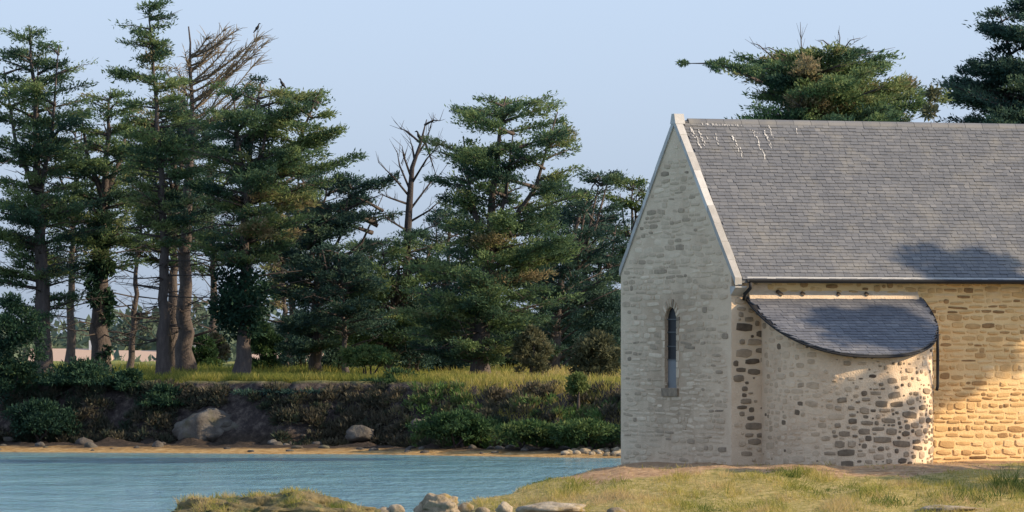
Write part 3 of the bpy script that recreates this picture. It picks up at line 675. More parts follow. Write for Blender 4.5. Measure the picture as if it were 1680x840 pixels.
conifer('cypress_tree', 'dark flat-topped cypress with shelves of foliage next to bare dead tree', [(518, 606), (520, 500), (524, 400), (530, 330), (540, 292)], 240,
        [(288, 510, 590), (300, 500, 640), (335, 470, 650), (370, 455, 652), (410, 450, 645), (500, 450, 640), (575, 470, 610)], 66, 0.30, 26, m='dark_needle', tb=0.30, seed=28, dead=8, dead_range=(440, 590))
conifer('cypress_tree', 'big spreading cypress with pale forked trunk near the tamarisk', [(785, 634), (790, 560), (798, 450), (806, 360), (815, 260), (828, 158)], 226,
        [(160, 790, 890), (172, 722, 934), (200, 715, 915), (240, 715, 945), (270, 708, 935), (320, 700, 960), (380, 690, 960), (440, 670, 985), (500, 650, 960), (560, 665, 930), (590, 680, 860)], 92, 0.40, 26, tb=0.42, seed=29, dead=8, dead_range=(500, 590))
conifer('cypress_tree', 'dark leaning cypress with upswept finger-like shoots toward the chapel gable', [(905, 612), (915, 500), (935, 400), (965, 320), (985, 290)], 240,
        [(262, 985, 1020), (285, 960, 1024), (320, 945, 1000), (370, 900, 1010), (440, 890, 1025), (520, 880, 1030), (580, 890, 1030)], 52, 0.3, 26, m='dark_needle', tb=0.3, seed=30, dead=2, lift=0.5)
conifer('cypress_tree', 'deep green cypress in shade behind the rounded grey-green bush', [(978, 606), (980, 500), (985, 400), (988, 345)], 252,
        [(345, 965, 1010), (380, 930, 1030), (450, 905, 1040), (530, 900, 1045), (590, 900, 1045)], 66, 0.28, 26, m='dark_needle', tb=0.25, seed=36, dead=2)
conifer('pine_tree', 'rounded light green pine rising just behind the chapel gable', [(1040, 600), (1038, 450), (1036, 300)], 255,
        [(292, 1020, 1062), (320, 992, 1085), (370, 985, 1095), (420, 990, 1095), (470, 1000, 1085)], 40, 0.28, 30, m='bush', tb=0.8, seed=31, dead=0, lift=0.5)
conifer('cypress_tree', 'low bushy cypress with grey-green branches below the bare dead tree', [(640, 612), (645, 520), (655, 440), (665, 385)], 236,
        [(385, 640, 720), (420, 590, 740), (470, 560, 745), (530, 545, 740), (585, 560, 720)], 56, 0.24, 24, m='needle', tb=0.3, seed=32, dead=2)
conifer('cypress_tree', 'small dark cypress filling the gap left of the low bushy one', [(568, 620), (565, 540), (560, 450), (556, 405)], 232,
        [(405, 535, 585), (450, 500, 620), (500, 490, 640), (545, 500, 650)], 36, 0.16, 24, m='dark_needle', tb=0.35, seed=33, dead=2)
conifer('cypress_tree', 'weathered cypress at the water-side clearing with drooping brownish boughs', [(470, 612), (468, 520), (462, 430), (455, 360)], 252,
        [(350, 430, 480), (390, 420, 510), (450, 425, 520), (500, 430, 510)], 22, 0.2, 16, tb=0.75, seed=34, dead=14, dead_range=(380, 580))
# back row, closing the gaps between the crowns
conifer('cypress_tree', 'cypress of the back row between the grey trunk and the ivy-wrapped trunk', [(118, 600), (118, 450), (122, 320), (125, 190)], 264,
        [(190, 100, 145), (230, 60, 195), (300, 40, 205), (380, 45, 200), (450, 60, 190)], 44, 0.24, 20, m='needle', tb=0.28, seed=51, dead=16, dead_range=(300, 580))
conifer('cypress_tree', 'cypress of the back row behind the thick dark trunk', [(350, 600), (350, 450), (345, 320), (342, 195)], 266,
        [(195, 320, 365), (240, 280, 410), (310, 270, 430), (380, 275, 430), (450, 290, 420)], 44, 0.24, 20, m='needle', tb=0.32, seed=52, dead=16, dead_range=(320, 580))
conifer('cypress_tree', 'cypress of the back row between the ivy clump and the flat-topped cypress', [(478, 600), (480, 450), (486, 350), (490, 262)], 262,
        [(262, 470, 510), (300, 430, 560), (360, 420, 575), (430, 425, 570), (500, 440, 560)], 48, 0.22, 22, m='needle', tb=0.34, seed=53, dead=8, dead_range=(400, 580))
conifer('cypress_tree', 'cypress of the back row between the bare dead tree and the spreading cypress', [(728, 606), (730, 500), (735, 420), (740, 335)], 258,
        [(335, 720, 760), (380, 680, 800), (450, 650, 830), (520, 640, 840), (585, 640, 840)], 56, 0.22, 24, m='dark_needle', tb=0.36, seed=54, dead=2)
conifer('cypress_tree', 'cypress of the back row right of the spreading cypress', [(890, 606), (892, 480), (895, 380), (900, 300)], 262,
        [(300, 880, 925), (340, 850, 960), (420, 830, 985), (500, 820, 990), (585, 820, 990)], 62, 0.24, 24, m='dark_needle', tb=0.34, seed=55, dead=2)
conifer('cypress_tree', 'low back row cypress below the flat-topped cypress', [(600, 606), (600, 520), (598, 460), (596, 400)], 260,
        [(400, 580, 620), (440, 550, 660), (500, 530, 680), (570, 530, 680)], 40, 0.2, 24, m='needle', tb=0.3, seed=56, dead=2)
# bare dead tree
d8 = 238; p0 = at(668, 615, d8); g8 = island_h(p0.x, d8)
dead = empty('dead_tree', (p0.x, d8, g8), 'leafless dead tree with forked grey branches beside spreading cypress', 'tree')
b = MB(); tr8 = [(668, 640), (668, 480), (668, 400), (672, 330), (676, 275), (690, 235), (700, 196)]
b.tube([at(x, y, d8) for x, y in tr8], [0.26, 0.21, 0.18, 0.14, 0.10, 0.06, 0.02], 8, 0.2, 0.1); b.build('trunk', M['bark'], dead, smooth=True)
b = MB(); rnd = random.Random(8)
for pl in ([(670, 320), (645, 290), (622, 268)], [(672, 310), (655, 270), (650, 245)], [(674, 290), (662, 255), (660, 240)], [(680, 262), (676, 240), (672, 228)], [(676, 300), (700, 262), (716, 245)], [(672, 345), (705, 300), (722, 285)], [(671, 365), (705, 345), (735, 318)], [(671, 380), (640, 362), (628, 352)], [(690, 235), (668, 215), (655, 208)], [(697, 205), (712, 198), (722, 200)], [(684, 255), (700, 230), (707, 205)], [(670, 400), (700, 375), (716, 370)], [(694, 222), (705, 255), (716, 290)], [(670, 335), (640, 325), (622, 318)]):
    dy = rnd.uniform(-1.5, 1.5); q = [at(x, y, d8)+Vector((0, dy*i/2, 0)) for i, (x, y) in enumerate(pl)]
    b.tube(q, [0.055, 0.036, 0.010], 5, 0.15)
    for j in range(7):
        f = rnd.uniform(0.3, 1); c = q[0].lerp(q[2], f); e = (q[2]-q[0])*rnd.uniform(0.15, 0.35)+Vector((rnd.uniform(-0.4, 0.4), rnd.uniform(-0.4, 0.4), rnd.uniform(0, 0.5)))
        b.tube([c, c+e*0.6, c+e], [0.014, 0.010, 0.004], 3, 0.2)
b.build('branches', M['bark'], dead, smooth=True)
# ivy on trunks
def ivy(parent, px0, px1, y0, y1, d, n, tb=0.35, bulge=1.0):
    cs = []; rs = []
    for i in range(26):
        f = random.random(); y = y0+(y1-y0)*f; cx = (px0+px1)/2; hw = (px1-px0)/2*d/F*(0.6+0.4*math.sin(math.pi*f)*bulge)
        a = random.uniform(0, 6.28); r = hw*random.uniform(0.4, 0.65)
        cs.append((xat(cx, d)+math.cos(a)*(hw-r), d+math.sin(a)*(hw-r), zat(y, d))); rs.append(r)
    P, A, I = cloud(cs, rs, n, 1.0); k = len(P)
    T = np.array([tb+random.gauss(0, 0.15) for _ in cs])[I]+rng.normal(0, 0.06, k)
    leaves('ivy', P, A, 0.17*rng.uniform(0.6, 1.4, k), 0.12*rng.uniform(0.6, 1.4, k), np.clip(T, 0, 1), M['ivy'], parent, 0.9)
byl = {o['label']: o for o in col.objects if 'label' in o}
ivy(byl['cypress with trunk wrapped in dark ivy between two grey trunks'], 140, 190, 330, 600, 236, 6500)
ivy(byl['broad cypress with sunlit crown over an ivy clump on its trunk'], 336, 452, 442, 545, 230, 5200, 0.3)
# trees behind the chapel roof
conifer('cypress_tree', 'wide flat-crowned cypress with bare shoots rising behind the slate roof ridge', [(1340, 560), (1340, 330), (1335, 180), (1330, 92)], 196,
        [(88, 1320, 1440), (100, 1240, 1515), (118, 1205, 1525), (135, 1200, 1505), (150, 1195, 1500), (175, 1190, 1515), (215, 1195, 1520), (250, 1210, 1500)], 84, 0.36, 30, tb=0.5, ts=0.2, seed=41, dead=0, lift=0.13, leaders=0)
T15, _ = conifer('cypress_tree', 'cypress with dark layered crown beyond the far end of slate roof', [(1690, 560), (1690, 300), (1695, 100), (1700, 5)], 200,
        [(10, 1665, 1740), (40, 1630, 1760), (70, 1618, 1770), (92, 1640, 1770), (110, 1590, 1780), (130, 1550, 1790), (160, 1535, 1790), (200, 1532, 1790), (240, 1540, 1790)], 96, 0.4, 28, m='dark_needle', tb=0.45, seed=42, dead=4)
bush('leafy_shrub', 'thin brownish sapling with dead shoots between two trees behind the ridge', 1530, 190, 60, 120, n=1800, m='grey_bush', tb=0.5, seed=44, clumps=26, stems=10, flatness=1.0, cat='sapling')
# far outlying bough reaching left over the gable
flat = [o for o in col.objects if o.get('label', '').startswith('wide flat-crowned')][0]
b = MB(); q = [at(1250, 135, 194), at(1200, 112, 193), at(1160, 104, 193), at(1120, 104, 193)]
b.tube(q, [0.06, 0.045, 0.03, 0.008], 5, 0.4)
for pl in ([(1282, 98), (1245, 74), (1232, 70)], [(1316, 100), (1314, 60), (1313, 36)], [(1290, 84), (1262, 78), (1250, 80)], [(1375, 80), (1378, 62), (1376, 50)], [(1380, 78), (1395, 66), (1412, 62)], [(1375, 78), (1350, 66), (1342, 66)]):
    q = [at(x, y+8*(i == 0), 195) for i, (x, y) in enumerate(pl)]; b.tube(q, [0.028, 0.018, 0.006], 4, 0.5)
    for j in range(5):
        c = q[0].lerp(q[2], random.uniform(0.3, 0.95)); w = (q[2]-q[0])*0.25+Vector((random.uniform(-0.25, 0.25), 0, random.uniform(-0.05, 0.2))); b.tube([c, c+w], [0.010, 0.004], 3, 0.5)
b.build('bare_shoots', M['bark'], flat, smooth=True)
P, A, I = cloud([at(1118, 104, 193), at(1124, 103, 193.1), at(1168, 106, 193), at(1185, 104, 193.2), at(1176, 112, 192.8), at(1205, 110, 193), at(1222, 112, 193), at(1236, 116, 193.4)], [0.16, 0.13, 0.24, 0.3, 0.22, 0.28, 0.26, 0.3], 2200, 0.45, 1.1)
k = len(P); leaves('outer_spray', P, A, 0.12*rng.uniform(0.6, 1.4, k), 0.045*rng.uniform(0.6, 1.4, k), np.clip(0.4+rng.normal(0, 0.1, k), 0, 1), M['needle'], flat)

# shade trees on the meadow to the right, outside the frame: their crowns throw the shadows seen on roof and walls
def shade_tree(label, foot, pads, r0, seed):
    rnd = random.Random(seed); g = land_h(*foot); root = empty('cypress_tree', (foot[0], foot[1], g), label, 'tree')
    cs = []; rs = []
    for px, py, d, dist, rad in pads:
        c = at(px, py, d)+SUN*dist
        for _ in range(7):
            o_ = Vector((rnd.gauss(0, 1), rnd.gauss(0, 1), rnd.gauss(0, 0.55)))*rad*0.62
            cs.append(c+o_); rs.append(rad*rnd.uniform(0.25, 0.55))
    top = max(c.z for c in cs); mean = sum(cs, Vector())/len(cs)
    hub = Vector((foot[0], foot[1], g+(min(c.z for c in cs)-g)*0.8)); tip = Vector((foot[0]+0.2, foot[1], top-0.4))
    b = MB(); b.tube([(foot[0], foot[1], g-0.3), hub.lerp(Vector((foot[0], foot[1], g)), 0.5)+Vector((0.15, 0, 0)), hub, tip], [r0*1.25, r0, r0*0.75, 0.06], 9, 0.5, 0.08); b.build('trunk', M['bark'], root, smooth=True)
    b = MB()
    for c in cs[::7]:
        a = hub.lerp(tip, min(1, max(0, (c.z-hub.z)/(tip.z-hub.z+0.01)*0.7)))
        b.tube([a, a.lerp(c, 0.5)+Z*0.1, c], [0.10, 0.06, 0.02], 5, 0.4)
    b.build('limbs', M['bark'], root, smooth=True)
    P, A, I = cloud(cs, rs, int(1300*sum(r*r for r in rs)), 0.6); k = len(P)
    leaves('crown', P, A, 0.26*rng.uniform(0.6, 1.4, k), 0.11*rng.uniform(0.6, 1.4, k), np.clip(0.4+rng.normal(0, 0.15, k), 0, 1), M['needle'], root)
pads = []
for px, py, rad in [(1645, 412, 0.42), (1620, 425, 0.5), (1655, 440, 0.5), (1595, 440, 0.35), (1560, 446, 0.28), (1505, 444, 0.25), (1445, 448, 0.22), (1680, 430, 0.4), (1720, 450, 0.6), (1540, 470, 0.4), (1600, 480, 0.6), (1660, 490, 0.6), (1530, 515, 0.45), (1580, 530, 0.5), (1640, 540, 0.55), (1690, 530, 0.6), (1560, 570, 0.3), (1610, 585, 0.35), (1670, 585, 0.4)]:
    pads.append((px, py, 122, random.uniform(17, 21), rad))
for px, py, rad in [(1510, 500, 0.5), (1470, 510, 0.45), (1430, 500, 0.42), (1490, 540, 0.5), (1440, 540, 0.45), (1400, 550, 0.26), (1520, 550, 0.36), (1360, 545, 0.16), (1340, 555, 0.14), (1460, 575, 0.2)]:
    pads.append((px, py, 120, random.uniform(17, 21), rad*1.3))
shade_tree('cypress on the meadow whose crown shades the chapel eaves', (29.0, 118.5), pads, 0.36, 3)
pads = []
for px, py, d, rad in [(1500, 690, 119, 0.45), (1450, 700, 119, 0.45), (1400, 700, 118.6, 0.4), (1500, 740, 119, 0.45), (1440, 745, 119, 0.45), (1385, 745, 118.6, 0.4), (1350, 700, 118.6, 0.35), (1420, 655, 119, 0.25), (1470, 640, 119, 0.18), (1515, 670, 119.4, 0.3), (1360, 650, 118.8, 0.28), (1590, 780, 117, 0.5), (1640, 785, 116.5, 0.6), (1550, 790, 116, 0.5), (1660, 810, 114.5, 0.6), (1610, 800, 115, 0.4), (1690, 770, 118, 0.5), (1440, 775, 117.5, 0.35), (1240, 775, 117.5, 0.3)]:
    pads.append((px, py, d, random.uniform(14, 18), rad))
shade_tree('lower spreading cypress on the meadow near the apse', (25.0, 114.5), pads, 0.3, 4)

# ------------------------------------------------------------------ island undergrowth, rocks and bank
GB = 'bushes on the wooded bank'
for i, (lb, px, d, w, top, base, m, tb, n) in enumerate([
    ('dense dark bush below the tall cypress with grey trunk', 22, 224.6, 120, 478, 668, 'ivy', 0.45, 7000),
    ('low dark ivy bush hanging over the earth bank between trunks', 140, 224.2, 190, 584, 672, 'ivy', 0.5, 6500),
    ('small rounded ivy bush at the foot of the ivy-wrapped trunk', 212, 223.6, 84, 604, 680, 'ivy', 0.55, 2600),
    ('sprawling dark bramble hanging over the bank left of the large boulder', 268, 222.6, 100, 628, 690, 'ivy', 0.4, 3600),
    ('dark bramble tangle draped over the bank right of the boulders', 480, 221.4, 170, 636, 700, 'dark_needle', 0.25, 4200),
    ('low dark bramble at the bank foot below the tall grey trunk', 66, 222.4, 130, 650, 715, 'ivy', 0.3, 4200),
    ('flat-topped sunlit bush on two stems at the bank edge', 602, 224.5, 112, 566, 600, 'bush', 0.75, 3800),
    ('dark green bush spilling down the bank beside the flat-topped bush', 655, 221.5, 130, 600, 690, 'bush', 0.25, 4600),
    ('feathery grey tamarisk bush near the pale forked trunk', 876, 224, 72, 532, 615, 'grey_bush', 0.55, 3400),
    ('rounded grey-green bush against the chapel gable side', 978, 222, 106, 540, 628, 'grey_bush', 0.25, 5200),
    ('pale yellow-green shrub in the dry grass by the rounded bush', 948, 214.5, 44, 612, 645, 'bush', 0.95, 900),
    ('low blue-green bush on the bank slope right of the boulder', 752, 214.0, 165, 672, 722, 'bush', 0.25, 4600),
    ('bright green bush low on the bank near the pebbles', 868, 211.5, 130, 688, 728, 'bush', 0.6, 3400),
    ('long green bush running along the bank foot to the chapel', 965, 210, 150, 686, 728, 'bush', 0.5, 4600),
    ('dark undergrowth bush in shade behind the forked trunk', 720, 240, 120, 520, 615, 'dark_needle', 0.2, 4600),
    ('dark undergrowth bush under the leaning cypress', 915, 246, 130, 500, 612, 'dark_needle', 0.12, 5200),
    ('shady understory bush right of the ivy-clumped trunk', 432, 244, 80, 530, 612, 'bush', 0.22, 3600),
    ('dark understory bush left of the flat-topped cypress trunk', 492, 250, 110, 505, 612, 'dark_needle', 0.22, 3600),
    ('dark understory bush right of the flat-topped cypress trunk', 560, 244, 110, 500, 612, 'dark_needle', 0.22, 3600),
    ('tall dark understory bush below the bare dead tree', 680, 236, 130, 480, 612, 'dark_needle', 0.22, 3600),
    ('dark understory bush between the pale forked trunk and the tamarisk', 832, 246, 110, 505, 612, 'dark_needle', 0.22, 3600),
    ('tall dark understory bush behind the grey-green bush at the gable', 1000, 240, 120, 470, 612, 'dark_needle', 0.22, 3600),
    ('low green understory bush behind the two thick trunks', 330, 256, 70, 548, 612, 'bush', 0.22, 3600),
    ('reddish-brown dying bush behind the thick dark trunk', 352, 262, 60, 545, 600, 'heather', 0.7, 1800)]):
    bush('bush', lb, px, d, w, top, base, n=int(n*1.7), m=m, tb=tb, seed=60+i, clumps=80 if w > 90 else 40, leaf=(0.16, 0.06), flatness=0.6)
ICO = {}
def rock(name, label, c, rx, ry, rz, m, seed, cat='boulder', group=None, sub=3, rough=0.55, tint_=0.5, parent=None, square=0.0):
    rnd = random.Random(seed); bm = bmesh.new(); bmesh.ops.create_icosphere(bm, subdivisions=sub, radius=1)
    o = Vector((rnd.uniform(-50, 50), rnd.uniform(-50, 50), rnd.uniform(-50, 50)))
    cuts = [(Vector((rnd.gauss(0, 1), rnd.gauss(0, 1), rnd.gauss(0.2, 0.8))).normalized(), rnd.uniform(0.62, 0.9)) for _ in range(9)]
    for v in bm.verts:
        q = v.co.copy()
        for nn, dd in cuts:
            e = q.dot(nn)-dd
            if e > 0: q -= nn*e*0.85
        q *= 1+rough*0.5*noise.fractal(q*1.5+o, 1.0, 2.0, 4)+0.10*(0.5-abs(noise.noise(q*4+o)))+0.05*noise.noise(q*9+o)
        v.co = Vector((q.x*rx, q.y*ry, q.z*rz))
    a = rnd.uniform(0, 0.5); bmesh.ops.rotate(bm, verts=bm.verts, cent=(0, 0, 0), matrix=__import__('mathutils').Matrix.Rotation(a, 3, 'Z'))
    me = bpy.data.meshes.new(name); bm.to_mesh(me); bm.free()
    at_ = me.attributes.new('tint', 'FLOAT', 'POINT'); at_.data.foreach_set('value', [tint_]*len(me.vertices))
    me.materials.append(M[m]); me.polygons.foreach_set('use_smooth', [True]*len(me.polygons))
    ob = link_mesh(name, me, parent, c)
    return tag(ob, label, cat, group) if label else ob
rock('boulder', 'large pale boulder set in the shaded earth bank', at(335, 706, 221.4), 1.15, 1.0, 0.95, 'rock', 1, tint_=0.16, sub=4)  # low tints on the bank boulders put the tree shade into their colour
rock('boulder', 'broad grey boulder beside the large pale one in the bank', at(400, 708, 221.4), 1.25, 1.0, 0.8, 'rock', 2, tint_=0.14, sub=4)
rock('boulder', 'squat boulder poking out of the heather slope', at(690, 700, 216), 0.42, 0.4, 0.3, 'rock', 3, tint_=0.1)
rock('boulder', 'cracked boulder under the flat-topped bush', at(590, 712, 218), 0.6, 0.5, 0.32, 'rock', 4, tint_=0.05)
rnd = random.Random(77)
for i in range(62):
    px = rnd.uniform(-20, 1015); x0 = xat(px, 220); t = rnd.uniform(2.6, 6.0) if i < 44 else rnd.uniform(0.9, 2.5); y = shore(x0)+t; s_ = rnd.uniform(0.08, 0.26)*(0.6 if t < 2.5 else 1)
    rock('bank_rock', 'grey rock lying along the foot of the wooded bank', (x0, y, island_h(x0, y)+s_*0.15), s_*rnd.uniform(0.9, 1.7), s_, s_*0.7, 'rock', 100+i, 'rock', 'rocks along the bank foot', 2, tint_=rnd.uniform(-0.1, 0.25))  # tint kept low here too, carrying the shade of the trees
rnd = random.Random(78)
for i in range(38):
    px = rnd.uniform(925, 1030); x0 = xat(px, 209); y = shore(x0)+rnd.uniform(1.0, 5); s_ = rnd.uniform(0.07, 0.17)
    rock('pebble', 'pale beach stone on the shore beside the chapel gable', (x0, y, island_h(x0, y)+s_*0.3), s_*1.4, s_, s_*0.8, 'near_rock', 300+i, 'stone', 'beach stones beside the gable', 2, tint_=rnd.uniform(0.2, 0.6))
# heather and scrub hanging on the bank
P = []; A = []; T = []
cs = []; rs = []; tt = []
for i in range(2100):
    x = rnd.uniform(-24, 7); r = sm(-6, 2, x); t = rnd.uniform(5.0, 7.9+3.4*r); y = shore(x)+t; z = island_h(x, y)
    if x < -8 and rnd.random() < 0.2 and t < 6.6: continue
    if abs(x-xat(370, 223)) < 2.0 and t < 6.4: continue
    if z > 2.5-0.5*rnd.random() or (x < -6 and fbm(x*0.5, t*0.55, 17) < -0.38): continue
    k = 0.26+0.35*fbm(x*0.35, t*0.5, 6)
    cs.append((x, y, z+0.08)); rs.append(rnd.uniform(0.14, 0.36)); tt.append(k+rnd.gauss(0.12, 0.14)-(0.18 if x < -8 else 0)+(0.6 if x > -4 and t < 8.5 and fbm(x*0.6, t*0.4, 71) > -0.05 else 0))
P, A, I = cloud(cs, rs, 90000, 0.6); k = len(P); A[:, 2] += 0.6
tag(leaves('heather', P, A, 0.20*rng.uniform(0.6, 1.4, k), 0.06*rng.uniform(0.6, 1.4, k), np.clip(np.array(tt)[I]+rng.normal(0, 0.08, k), 0, 1), M['heather'], None, 0.9),
    'brown heather and low scrub covering the face of the wooded bank', 'scrub', kind='stuff')
# grass on the island
def blades(name, label, pts, h, w, tb, lean=0.35):
    P = np.array([p[:3] for p in pts]); n = len(P); A = rng.normal(0, lean, (n, 3)); A[:, 2] = 1
    sc_ = np.array([p[3] for p in pts]); T = np.clip(np.array([p[4] for p in pts])+rng.normal(0, 0.12, n), 0, 1)
    V = np.empty((n, 4, 3)); A /= np.linalg.norm(A, axis=1, keepdims=True)
    a = rng.uniform(0, math.pi, n); S = np.stack([np.cos(a), np.sin(a)*0.5, np.zeros(n)], 1)*(w*rng.uniform(0.6, 1.3, n))[:, None]
    L = (h*sc_*rng.uniform(0.5, 1.4, n))[:, None]
    V[:, 0] = P-S; V[:, 1] = P+S; V[:, 2] = P+A*L+S*0.25+np.stack([A[:, 0], A[:, 1], A[:, 2]*0], 1)*L*0.3; V[:, 3] = V[:, 2]-S*0.5
    return tag(np_mesh(name, V.reshape(-1, 3), np.arange(n*4).reshape(n, 4), np.repeat(T, 4), M['grass']), label, 'grass', kind='stuff')
pts = []
for i in range(66000):
    x = rnd.uniform(-24, 6); r = sm(-6, 2, x); t = 8.3+(0.7*r if i % 3 else -1.7*r)+rnd.random()**1.6*(30 if i % 3 else 7); y = shore(x)+t
    n1 = fbm(x*0.3, y*0.2, 12)
    pts.append((x, y, island_h(x, y)-0.03, 1+0.5*n1, 0.30+0.4*n1+0.36*r))
blades('bank_grass', 'tall grass along the top of the wooded bank', pts, 0.27, 0.018, 0.5)
# near meadow grass
pts = []
while len(pts) < 42000:
    x = rnd.uniform(-1.6, 13); y = rnd.uniform(106, 119.8); z = land_h(x, y)
    if z < 0.55: continue
    p = Vector((x, y, 0))-Vector((CO.x, CO.y, 0)); w = -p.dot(Vv); s_ = p.dot(U)
    if w < 0.05 and s_ > -0.05: continue
    if s_ > 0.6 and s_ < 4.5 and (abs(s_-APC)/APA)**APP+(max(w, 0)/APB)**APP < 1.05: continue
    n1 = fbm(x*0.5, y*0.4, 21); bt = bare_t(x, y)+0.5*n1
    if bt > 0.42 and rnd.random() < 0.9: continue
    if fbm(x*1.1, y*0.9, 55) > 0.22 and rnd.random() < 0.8: continue
    big = 0.55+1.6*max(0, fbm(x*1.3, y*0.8, 31)+0.15)*1.6
    pts.append((x, y, z-0.015, big*(0.55 if bt > 0.4 else 1.0), 0.66+0.75*fbm(x*0.6, y*0.45, 41)+0.10*(x < 3)))
blades('meadow_grass', 'dry yellow-green grass of the meadow in front of the chapel', pts, 0.09, 0.008, 0.5, 0.6)
for px, d, w_, h_, n_, tb, lb in [(1300, 116.5, 0.22, 0.20, 90, 0.15, 'small green weed tuft on bare earth before the apse'), (1652, 114.6, 0.42, 0.42, 260, 0.2, 'tall green weeds at the meadow edge right of the apse'), (1590, 113.2, 0.9, 0.16, 420, 0.1, 'dark green low weeds on the meadow below the lit wall'), (1455, 112.6, 0.6, 0.14, 240, 0.2, 'low green weed patch on the meadow before the apse')]:
    pts = []; cx_ = xat(px, d)
    for i in range(n_):
        x = cx_+rnd.gauss(0, w_*0.45); y = d+rnd.gauss(0, w_*0.5); pts.append((x, y, land_h(x, y)-0.01, rnd.uniform(0.5, 1.2), tb))
    o_ = blades('weed_clump', lb, pts, h_, 0.011, tb, 0.55); o_['category'] = 'weeds'
# foreground rocks
rock('rock_islet', 'low weed-covered rock islet topped with brown grass in the water', at(450, 856, 107.5), 1.72, 1.2, 0.52, 'wrack_rock', 12, 'rock', sub=6, rough=0.8, tint_=0.42)
rock('boulder', 'pale lichen-covered boulder at the water edge by the meadow', at(716, 836, 109.5), 0.47, 0.42, 0.31, 'near_rock', 18, sub=5, rough=0.7, tint_=0.36)
rock('boulder', 'small white boulder lying in the meadow shoreline grass', at(828, 834, 110.5), 0.18, 0.16, 0.14, 'near_rock', 14, tint_=0.55)
rock('rock_slab', 'flat pinkish rock slab sunk in the meadow grass', at(905, 834, 111.5), 0.72, 0.7, 0.12, 'near_rock', 15, 'rock', tint_=0.5)
rock('rock_slab', 'second flat rock slab half buried near the weeds', at(1560, 836, 112), 0.7, 0.5, 0.1, 'near_rock', 16, 'rock', tint_=0.45)
for i, (px, py, s_, lb) in enumerate([(650, 836, 0.14, 'small ochre stone in the water between the islet and the pale boulder'), (765, 834, 0.15, 'small ochre stone touching the meadow side of the pale boulder'), (790, 838, 0.12, 'tiny ochre stone between the pale boulder and the white one'), (630, 842, 0.16, 'low ochre stone at the end of the weedy islet'), (1010, 840, 0.14, 'small ochre stone in the meadow grass past the flat pinkish slab')]):
    rock('shore_stone', lb, at(px, py, 110), s_*1.4, s_, s_*0.7, 'near_rock', 400+i, 'stone', 'stones along the meadow shoreline', 2, tint_=random.uniform(0.2, 0.5))
# dry grass on the islet
from mathutils.bvhtree import BVHTree
isl = [o for o in col.objects if o.name.startswith('rock_islet')][0]
bvh = BVHTree.FromPolygons([v.co+isl.location for v in isl.data.vertices], [tuple(p.vertices) for p in isl.data.polygons])
pts = []
for i in range(12000):
    x = isl.location.x+rnd.uniform(-1.9, 1.9); y = isl.location.y+rnd.uniform(-1.2, 1.2)
    hit = bvh.ray_cast(Vector((x, y, 6)), Vector((0, 0, -1)))
    if hit[0] is None or hit[1].z < 0.45: continue
    n1 = fbm(x*1.4, y*1.4, 61)
    if n1+0.5*(hit[0].z-1.0) < 0.10: continue
    pts.append((x, y, hit[0].z-0.02, 1.0+0.8*n1, 0.62+0.9*fbm(x*2, y*2, 66)))
blades('islet_grass', 'dry grass tuft growing on top of the rock islet', pts, 0.11, 0.008, 0.6, 0.7)

# ------------------------------------------------------------------ far shore seen between the trunks
def house(label, px, d, w, h, rh, z0, seed):
    x = xat(px, d); root = empty('house', (x, d, z0), label, 'house'); dp = 7
    b = MB(); b.box((x, d+dp/2, z0+h/2-0.5), Vector((w/2, 0, 0)), Vector((0, dp/2, 0)), Z*(h/2+0.5)); b.build('wall', M['white_wall'], root)
    b = MB(); e = 0.4; zt = z0+h+0.01; b.add([(x-w/2-e, d-e, zt), (x+w/2+e, d-e, zt), (x+w/2+e, d+dp+e, zt), (x-w/2-e, d+dp+e, zt), (x-w/2-e, d+dp/2, zt+rh), (x+w/2+e, d+dp/2, zt+rh)], [(0, 1, 5, 4), (2, 3, 4, 5), (0, 4, 3), (1, 2, 5), (0, 3, 2, 1)]); rf = b.build('roof', M['peach_roof'], root)
    b = MB(); b.box((x+w*0.3, d+dp/2, zt+rh+0.2), Vector((0.4, 0, 0)), Vector((0, 0.4, 0)), Z*0.7); b.build('chimney', M['white_wall'], rf)
    nw = max(2, int(w/3.2))
    for i in range(nw):
        wx = x-w/2+w*(i+0.5)/nw; b = MB(); b.box((wx, d-0.02, z0+h*0.55), Vector((0.5, 0, 0)), Vector((0, 0.05, 0)), Z*0.6); b.build('window', M['shutter'], root)
house('low white house with peach roof seen behind the tall grey trunk', 112, 610, 8, 1.7, 1.6, 0.7, 1)
house('long white house with peach roof seen between the slim trunks', 232, 615, 7, 1.6, 1.5, 0.7, 2)
house('white house with peach roof behind the thick dark trunk', 292, 605, 6, 1.5, 1.4, 0.7, 3)
house('small white house glimpsed past the dark flat-topped cypress', 470, 610, 7, 1.4, 1.4, 0.7, 4)
cs = []; rs = []; rnd = random.Random(91)
for i in range(420):
    x = rnd.uniform(-75, 60); y = rnd.uniform(635, 720); z = far_h(x, y); r = rnd.uniform(1.2, 2.6)
    cs.append((x, y, z+rnd.uniform(0.4, 5.2)*(1+0.7*fbm(x*0.05, 2))+r*0.3)); rs.append(r)
for i in range(46):
    x = rnd.uniform(-62, -18); r = rnd.uniform(0.5, 1.4); cs.append((x, rnd.uniform(588, 600), 0.8+rnd.uniform(0, 1.6))); rs.append(r)
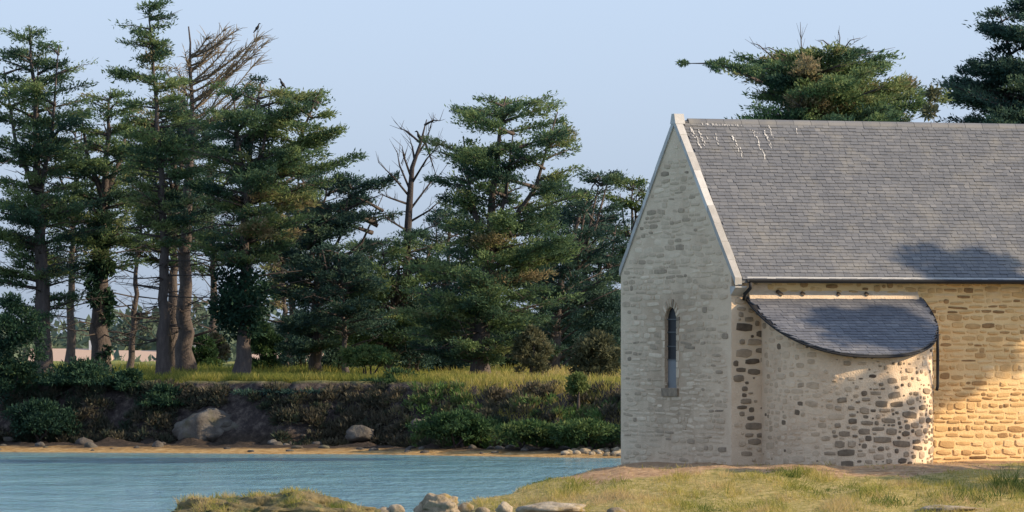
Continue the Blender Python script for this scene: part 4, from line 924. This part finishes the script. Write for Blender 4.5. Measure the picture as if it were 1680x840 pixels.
P, A, I = cloud(cs, rs, 30000, 0.9); k = len(P); tt = np.array([rnd.gauss(0.45, 0.2) for _ in cs])
tag(leaves('far_wood', P, A, 1.1*rng.uniform(0.6, 1.4, k), 0.7*rng.uniform(0.6, 1.4, k), np.clip(tt[I], 0, 1), M['far_leaf_haze'], None, 0.9), 'distant wood in haze-paled colours on the far coast seen between the trunks', 'wood', kind='stuff')

# ------------------------------------------------------------------ perched birds
def bird(label, p, s, face=1):
    b = MB(); path = [(-0.55, -0.42), (-0.30, -0.12), (-0.12, 0.12), (0.06, 0.36), (0.13, 0.58), (0.16, 0.72), (0.26, 0.78), (0.44, 0.74)]
    rad = [0.05, 0.12, 0.22, 0.17, 0.09, 0.08, 0.085, 0.015]
    b.tube([(p.x+face*a*s, p.y, p.z+(z+0.35)*s) for a, z in path], [r*s for r in rad], 8, 0.3)
    for k in (-1, 1): b.tube([(p.x-face*0.02*s, p.y+k*0.07*s, p.z+0.30*s), (p.x, p.y+k*0.07*s, p.z-0.02*s)], [0.03*s, 0.02*s], 4, 0.3)
    o = b.build('bird', M['bird'], None, smooth=True, origin=p); return tag(o, label, 'bird')
def perch(label, part, px, d, deep=0):           # the topmost point of a tree part near a photo column
    root = [o for o in col.objects if o.get('label') == label][0]; ob = [c for c in root.children if c.name.startswith(part)][0]
    V = np.empty(len(ob.data.vertices)*3); ob.data.vertices.foreach_get('co', V); V = V.reshape(-1, 3)+np.array(ORG[ob.name])
    c = V[np.abs(V[:, 0]-xat(px, d)) < 0.2]; return Vector(c[np.argsort(-c[:, 2])[deep]])
bird('black bird perched on tip of the bare brown twig fan', perch('thick dark trunk carrying a fan of bare brown twigs', 'dead_twigs', 418, 243, 8), 0.33, 1)
bird('black bird sitting upright on the sunlit broad cypress crown', perch('broad cypress with sunlit crown over an ivy clump on its trunk', 'crown', 466, 230, 60)-Z*0.02, 0.33, -1)
bird('dark bird resting on a fork of leafless dead tree', perch('leafless dead tree with forked grey branches beside spreading cypress', 'trunk', 690, 238)-Z*0.02, 0.45, -1)
